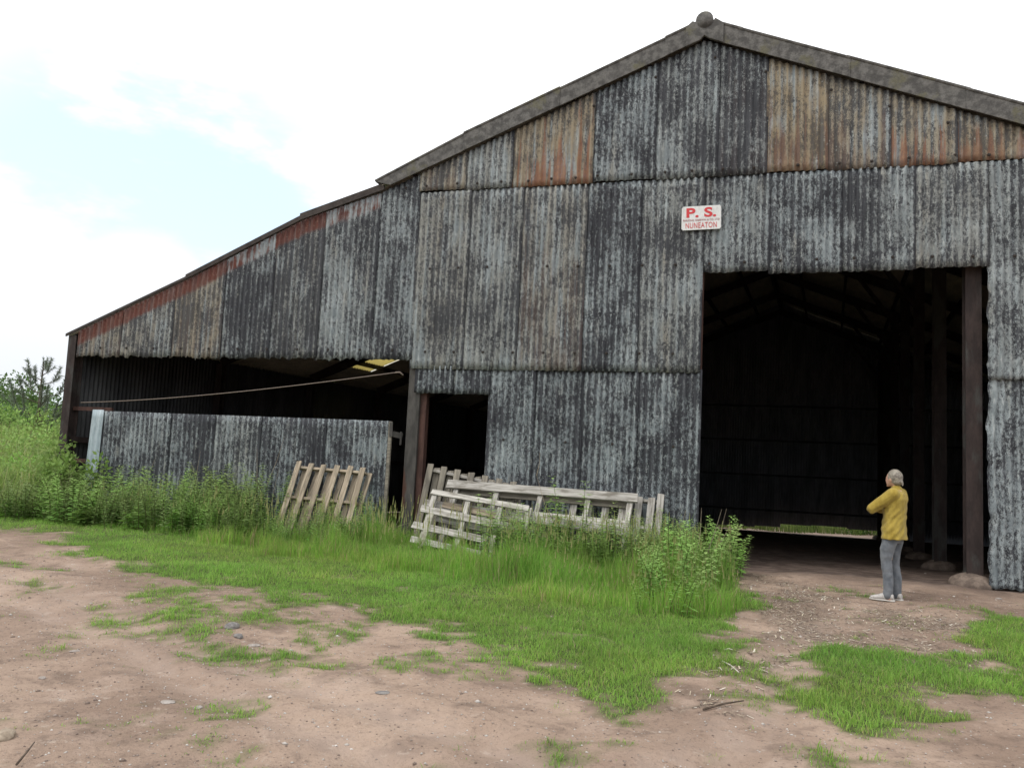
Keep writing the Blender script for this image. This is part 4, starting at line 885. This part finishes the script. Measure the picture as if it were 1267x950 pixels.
for i, (X, Y, hh) in enumerate(((-30, 38, 4.5), (-38, 36, 5), (-46, 40, 5.5), (-25, 46, 4.5), (-55, 34, 5), (-16, 50, 4), (16, 48, 4))):
    put(bush_mesh(3.4, 3, hh-2.0, 2600, .24, (.035, .08, .022), (.075, .13, .035), 31+i, clumps=16), 'bush', X, Y, ('tall', 'broad', 'darker', 'rounded', 'far left', 'rear', 'right-hand')[i]+' bush in the distant hedge behind the barn', 'bush', 'bushes in the distant hedge')
for i, (px, Y) in enumerate(((985, 42.2), (1010, 42.6), (1040, 41.8), (1075, 42.4), (1105, 42.0), (940, 42.5))):
    q = at(px, 650, Y); put(bush_mesh(1.0, .7, .8, 500, .13, (.05, .13, .02), (.13, .25, .04), 51+i, clumps=7), 'bush', float(q[0]), Y, 'low bright bush glimpsed under the back wall of the barn', 'bush', 'bushes glimpsed under the back wall')
iv = at(122, 466, 14.3)
for i, (px, Y, hh) in enumerate(((12, 15.5, 1.0), (38, 17, 1.2), (60, 16, 1.0), (5, 18.5, 1.5), (28, 20, 1.5), (52, 20.5, 1.4), (72, 18.5, 1.2), (15, 23, 1.7), (45, 24, 1.5), (-20, 17, 1.3), (-30, 21, 1.6), (68, 24, 1.4))):
    q = at(px, 540, Y); put(bush_mesh(1.3, 1.1, hh, 900, .11, (.15, .27, .06), (.27, .38, .12), 71+i, clumps=10, stems=10), 'bush', float(q[0]), Y, 'pale green leafy scrub bush in the rough growth left of the barn', 'bush', 'scrub left of the barn')
g_ = bush_mesh(.35, .25, .55, 90, .09, (.08, .17, .03), (.14, .25, .05), 61, clumps=4, stems=4, name='creeper')
o = bpy.data.objects.new('creeper', g_); C.objects.link(o); o.location = (float(iv[0])-.1, 14.3, float(iv[2])-.35); tag(o, 'sprig of green creeper inside the lean-to beside the corner post', 'creeper')
# the young pine
def pine(x, y, H):
    base = (x, y, hz(x, y)-.05); root = empty('pine_tree', base, 'young open-branched pine tree standing beyond the meadow left of the barn', 'tree')
    g = MB(); g.tube([(0, 0, 0), (.05, 0, H*.4), (.0, .03, H*.75), (.05, 0, H*.97)], [.09, .065, .035, .012], 7); r = random.Random(4); tips = []
    for k in range(15):
        u = .2+.72*k/15; a = k*2.4+r.uniform(-.3, .3); L = H*(.42*(1-u)+.13)*r.uniform(.8, 1.15); p0 = Vector((.03, 0, H*u)); d = Vector((math.cos(a), math.sin(a), .35))
        p1 = p0+d*L*.5; p2 = p0+d*L*.75+Vector((0, 0, L*.62)); g.tube([p0, p1, p2], [.022, .015, .008], 5); tips += [(p1, p2), (p1, p2), (p0.lerp(p1, .7), p1)]
        for j in range(2):
            a2 = a+r.uniform(-.9, .9); q1 = p1+Vector((math.cos(a2), math.sin(a2), .9))*L*.35; g.tube([p1, q1], [.01, .005], 4); tips.append((p1.lerp(q1, .3), q1))
    tips.append((Vector((0, 0, H*.8)), Vector((.05, 0, H)))); g.build('trunk', M['bark'], root)
    lp = []; ld = []
    for a_, b_ in tips:
        L = (b_-a_).length; n_ = int(75*L/.5)
        for q in range(n_):
            u = r.random(); p = a_.lerp(b_, u); dd = Vector((r.gauss(0, 1), r.gauss(0, 1), r.gauss(0, 1))).normalized()+(b_-a_).normalized()*.9; lp.append(tuple(p)); ld.append(tuple(dd))
    n_ = len(lp); v, f = leaf_mesh(np.array(lp), np.array(ld), rng.normal(size=(n_, 3)), rng.uniform(.08, .17, n_), .10, 0); me = mesh_np('needles', v, f); c = np.array([(.20, .245, .18)])*rng.uniform(.7, 1.6, (n_, 1)); cattr(me, 'tint', np.repeat(c, 5, 0)); link('needles', me, M['needle'], root)
q = at(46, 515, 24); ztop = Z_(48, 442, 24); pine(float(q[0]), 24, ztop-hz(float(q[0]), 24))
# dead stems
def twigs(base, specs, label, name='dead_stem'):
    g = MB()
    for a, b in specs:
        a = Vector(a); b = Vector(b); m = (a+b)/2+Vector((random.uniform(-.03, .03),)*3); g.tube([a, m, b], [.006, .0045, .002], 5)
    o = g.build(name, M['deadstem'], None, base); o.location = base; tag(o, label, 'dead stems')
def tw(px, py, qx, qy, Y): return (tuple(at(px, py, Y)), tuple(at(qx, qy, Y+random.uniform(-.2, .1))))
twigs((-.85, 11.2, 0), [tw(873, 690, 893, 630, 11.2), tw(880, 690, 899, 629, 11.25), tw(860, 695, 868, 628, 11.4), tw(836, 690, 848, 632, 11.4), tw(885, 680, 900, 655, 11.0)], 'pale dead stalks sticking up from the clump beside the doorway')
twigs((-5.8, 12.8, 0), [tw(480, 670, 500, 632, 12.8), tw(470, 660, 512, 645, 12.8), tw(500, 668, 484, 640, 12.9), tw(488, 672, 520, 655, 12.7), tw(476, 650, 505, 660, 12.8), tw(500, 665, 510, 640, 12.8)], 'tangle of bare dead stems at the foot of the door post')
twigs((-10.6, 12.9, 0), [tw(240, 625, 248, 558, 13.0), tw(247, 620, 236, 570, 13.0), tw(320, 640, 318, 555, 12.9), tw(335, 640, 345, 580, 12.9), tw(180, 600, 192, 567, 13.0), tw(330, 600, 352, 540, 13.1)], 'thin dead stalks rising among weeds before the gate')
twigs((-3.2, 12.2, 0), [tw(690, 655, 664, 588, 12.3), tw(664, 588, 668, 560, 12.3)], 'thin bare stalk rising in front of the long pallet')
# stones, sticks, gravel
def rock(px, py, sz, flat, label, mat='stone', group=None, seed=0):
    sz *= .82
    x_, y_ = gnd(px, py); bm = bmesh.new(); bmesh.ops.create_icosphere(bm, subdivisions=3, radius=1)
    for v in bm.verts:
        d = 1+.5*(float(fbm(np.array(v.co.x*1.6+seed), np.array(v.co.y*1.6+v.co.z*1.3), 3, seed))-.5); v.co = Vector((v.co.x*sz*d, v.co.y*sz*.7*d, v.co.z*sz*flat*d))
    bmesh.ops.bevel(bm, geom=[], offset=0); me = bpy.data.meshes.new('stone'); bm.to_mesh(me); bm.free(); o = link('stone', me, M[mat]); o.location = (x_, y_, hz(x_, y_)+sz*flat*.25); o.rotation_euler = (0, 0, seed*1.3); tag(o, label, 'stone', group)
rock(287, 777, .085, .55, 'rough grey stone topmost of a small heap on the grass patch', 'stoneD', seed=1); rock(295, 787, .06, .5, 'smaller grey stone beside the rough stone in the grass patch', 'stoneD', seed=2); rock(314, 797, .06, .3, 'flat pale stone right of the small stone heap', 'stone', seed=3)
rock(7, 912, .075, .5, 'smooth buff cobble at the bottom left edge', 'brick', seed=4); rock(207, 872, .055, .18, 'flat pale grey stone embedded in the red earth track', 'stone', seed=5); rock(245, 877, .035, .35, 'pale pinkish stone right of the flat stone on the track', 'stone', seed=6)
rock(52, 839, .035, .3, 'small white stone on the track at far left', 'stone', seed=7); rock(92, 806, .045, .2, 'flat white stone left of the centre track', 'stone', seed=8); rock(1183, 805, .04, .6, 'small grey-brown stone below the right-hand grass', 'stoneD', seed=9); rock(473, 858, .06, .15, 'flat grey stone pressed into the middle of the track', 'stoneD', seed=10)
rock(1236, 740, .05, .4, 'pale lump on the ground at the foot of the right wall sheet', 'stone', seed=12); rock(1145, 701, .03, .5, 'small pale lump inside the doorway near the columns', 'stone', seed=13)
n = 26000; x = rng.uniform(-9, 4.6, n); y = 2.8+9.5*rng.uniform(0, 1, n)**1.3; k = (gmask(x, y) < .4); x, y = x[k], y[k]; n = len(x)
sz = rng.uniform(.0025, .0085, n)*np.where(rng.uniform(0, 1, n) < .035, 2.1, 1); zz = terr(x, y)+bumps(x, y)
oct_ = np.array([(1, 0, 0), (0, 1, 0), (-1, 0, 0), (0, -1, 0), (0, 0, .55), (0, 0, -.5)]); v = np.stack([x, y, zz+.001], 1)[:, None, :]+oct_[None]*sz[:, None, None]*(1+rng.uniform(-.35, .5, (n, 6, 1)))
ft = np.array([(0, 1, 4), (1, 2, 4), (2, 3, 4), (3, 0, 4), (1, 0, 5), (2, 1, 5), (3, 2, 5), (0, 3, 5)]); f = (np.arange(n)[:, None, None]*6+ft[None]).reshape(-1, 3)
me = mesh_np('gravel', v.reshape(-1, 3), f, True); pal = np.array([(.40, .37, .34), (.26, .21, .18), (.16, .12, .10), (.52, .49, .46)]); cattr(me, 'tint', np.repeat(pal[rng.choice(4, n, p=(.3, .35, .27, .08))], 6, 0))
t = NT('gravel'); t.bsdf(t.attr('tint', 'Color'), .9); M['gravel'] = t.m
tag(link('gravel', me, M['gravel']), 'fine scattered gravel on the bare earth track', 'gravel', None, 'stuff')
# straw and wood-chip litter before the doorway
n = 26000; x = rng.uniform(-1.5, 4.6, n); y = rng.uniform(5.0, 12.8, n); wx = x+(fbm(x*3, y*3, 3, 5)-.5)*.8
k = inpoly(wx, y, litterP) & (gmask(x, y) < .5) & (rng.uniform(0, 1, n) < fbm(x*2, y*2, 4, 41)*2.2-.5); x, y = x[k], y[k]; n = len(x)
a = rng.uniform(0, 6.28, n); L = rng.uniform(.008, .035, n)[:, None]; d = np.stack([np.cos(a), np.sin(a), rng.uniform(-.2, .35, n)], 1); sd = np.stack([-np.sin(a), np.cos(a), np.zeros(n)], 1); w = rng.uniform(.002, .006, n)[:, None]; c = P3(x, y)+np.array([0, 0, .012])
v = np.stack([c-d*L-sd*w, c+d*L-sd*w, c+d*L+sd*w, c-d*L+sd*w], 1).reshape(-1, 3); f = np.arange(n)[:, None]*4+np.arange(4)[None]
me = mesh_np('straw_litter', v, f); pal = np.array([(.42, .36, .27), (.25, .19, .14), (.10, .075, .06), (.58, .53, .45)]); cattr(me, 'tint', np.repeat(pal[rng.choice(4, n, p=(.3, .33, .27, .1))], 4, 0)); tag(link('straw_litter', me, M['gravel']), 'straw and wood chip litter on the ground before the doorway', 'litter', None, 'stuff')
def stick(a, b, r, label, mat='whitewood'):
    xa, ya = gnd(*a); xb, yb = gnd(*b); base = (xa, ya, hz(xa, ya)+.012); g = MB(); e = Vector((xb-xa, yb-ya, hz(xb, yb)-hz(xa, ya)+.02)); g.tube([(0, 0, 0), e*.5+Vector((.004, .006, .008)), e], [r, r*.8, r*.5], 6)
    o = g.build('stick', M[mat], None, smooth=True); o.location = base; tag(o, label, 'stick')
stick((893, 822), (914, 842), .0065, 'bare white stick lying on the litter before the grass island'); stick((896, 809), (906, 813), .005, 'short pale stick just behind the white stick')
stick((888, 831), (893, 838), .004, 'tiny pale twig left of the white stick'); stick((870, 884), (920, 877), .008, 'dark ragged twig lying across the track below the white stick', 'bark'); stick((20, 950), (42, 925), .006, 'dark twig at the bottom left corner', 'bark')
# ------------------------------------------------------------------ light
EL, AZ = R(56), R(-40)      # sun from the left, slightly behind the camera, veiled by cloud
sd_ = Vector((math.cos(EL)*math.sin(AZ), -math.cos(EL)*math.cos(AZ), math.sin(EL)))
sun = bpy.data.objects.new('sun', bpy.data.lights.new('sun', 'SUN')); C.objects.link(sun); sun.data.energy = 1.3; sun.data.angle = R(18); sun.data.color = (1, .96, .9)
sun.rotation_euler = (-sd_).to_track_quat('-Z', 'Y').to_euler()
W = bpy.data.worlds.new('World'); S.world = W; W.use_nodes = True; nt = W.node_tree; nt.nodes.clear()
def wn(typ, ins={}, **pr):
    nd = nt.nodes.new(typ)
    for k, v in pr.items(): setattr(nd, k, v)
    for k, v in ins.items():
        if isinstance(v, bpy.types.NodeSocket): nt.links.new(v, nd.inputs[k])
        else: nd.inputs[k].default_value = v
    return nd
sky = wn('ShaderNodeTexSky', sky_type='NISHITA', sun_disc=False, sun_elevation=EL, sun_rotation=math.atan2(sd_.x, sd_.y), air_density=1.0, dust_density=2.0)
tc = wn('ShaderNodeTexCoord').outputs['Generated']
mp_ = wn('ShaderNodeMapping', {'Vector': tc, 'Scale': (1.0, 1.0, 2.6)}).outputs[0]
cn = wn('ShaderNodeTexNoise', {'Vector': mp_, 'Scale': 3.4, 'Detail': 7.0, 'Roughness': .55}).outputs['Fac']
def sstep(v, lo, hi, a=0., b=1.): return wn('ShaderNodeMapRange', {0: v, 1: lo, 2: hi, 3: a, 4: b}, interpolation_type='SMOOTHSTEP').outputs[0]
def m2(op, a, b): return wn('ShaderNodeMath', {0: a, 1: b}, operation=op).outputs[0]
def dotdir(x, y):
    d = ray(x, y); d = d/np.linalg.norm(d); return wn('ShaderNodeVectorMath', {0: tc, 1: tuple(d)}, operation='DOT_PRODUCT').outputs['Value']
gap = sstep(dotdir(170, 345), .935, .985)            # thin part of the cloud, low in the west
thin = m2('MULTIPLY', gap, sstep(cn, .34, .54))
thin2 = m2('MULTIPLY', sstep(cn, .60, .72), .35); thin = m2('MAXIMUM', thin, thin2)
cum = m2('MAXIMUM', sstep(m2('ADD', dotdir(170, 385), m2('MULTIPLY', cn, .010)), 1.0005, 1.0036), sstep(m2('ADD', dotdir(5, 380), m2('MULTIPLY', cn, .012)), .9995, 1.0018))
thin = m2('MULTIPLY', thin, m2('SUBTRACT', 1.0, cum))
sepz = wn('ShaderNodeSeparateXYZ', {0: tc}).outputs[2]
cl = wn('ShaderNodeMix', data_type='RGBA'); nt.links.new(sstep(sepz, .02, .42), cl.inputs[0]); cl.inputs[6].default_value = (7.2, 7.5, 7.9, 1); cl.inputs[7].default_value = (12.6, 12.7, 12.9, 1)
lift = wn('ShaderNodeMix', data_type='RGBA', blend_type='ADD'); lift.inputs[0].default_value = 1.0; nt.links.new(sky.outputs[0], lift.inputs[6]); lift.inputs[7].default_value = (4.7, 5.4, 5.9, 1)
mixs = wn('ShaderNodeMix', data_type='RGBA'); nt.links.new(thin, mixs.inputs[0]); nt.links.new(cl.outputs[2], mixs.inputs[6]); nt.links.new(lift.outputs[2], mixs.inputs[7])
bg = wn('ShaderNodeBackground', {'Color': mixs.outputs[2], 'Strength': .1}); wo = wn('ShaderNodeOutputWorld'); nt.links.new(bg.outputs[0], wo.inputs[0])
S.view_settings.view_transform = 'Standard'; S.view_settings.look = 'None'; S.view_settings.exposure = 0.35; S.view_settings.gamma = 1.0
S.render.engine = 'CYCLES'; S.cycles.max_bounces = 8; S.cycles.diffuse_bounces = 6; S.cycles.transparent_max_bounces = 4
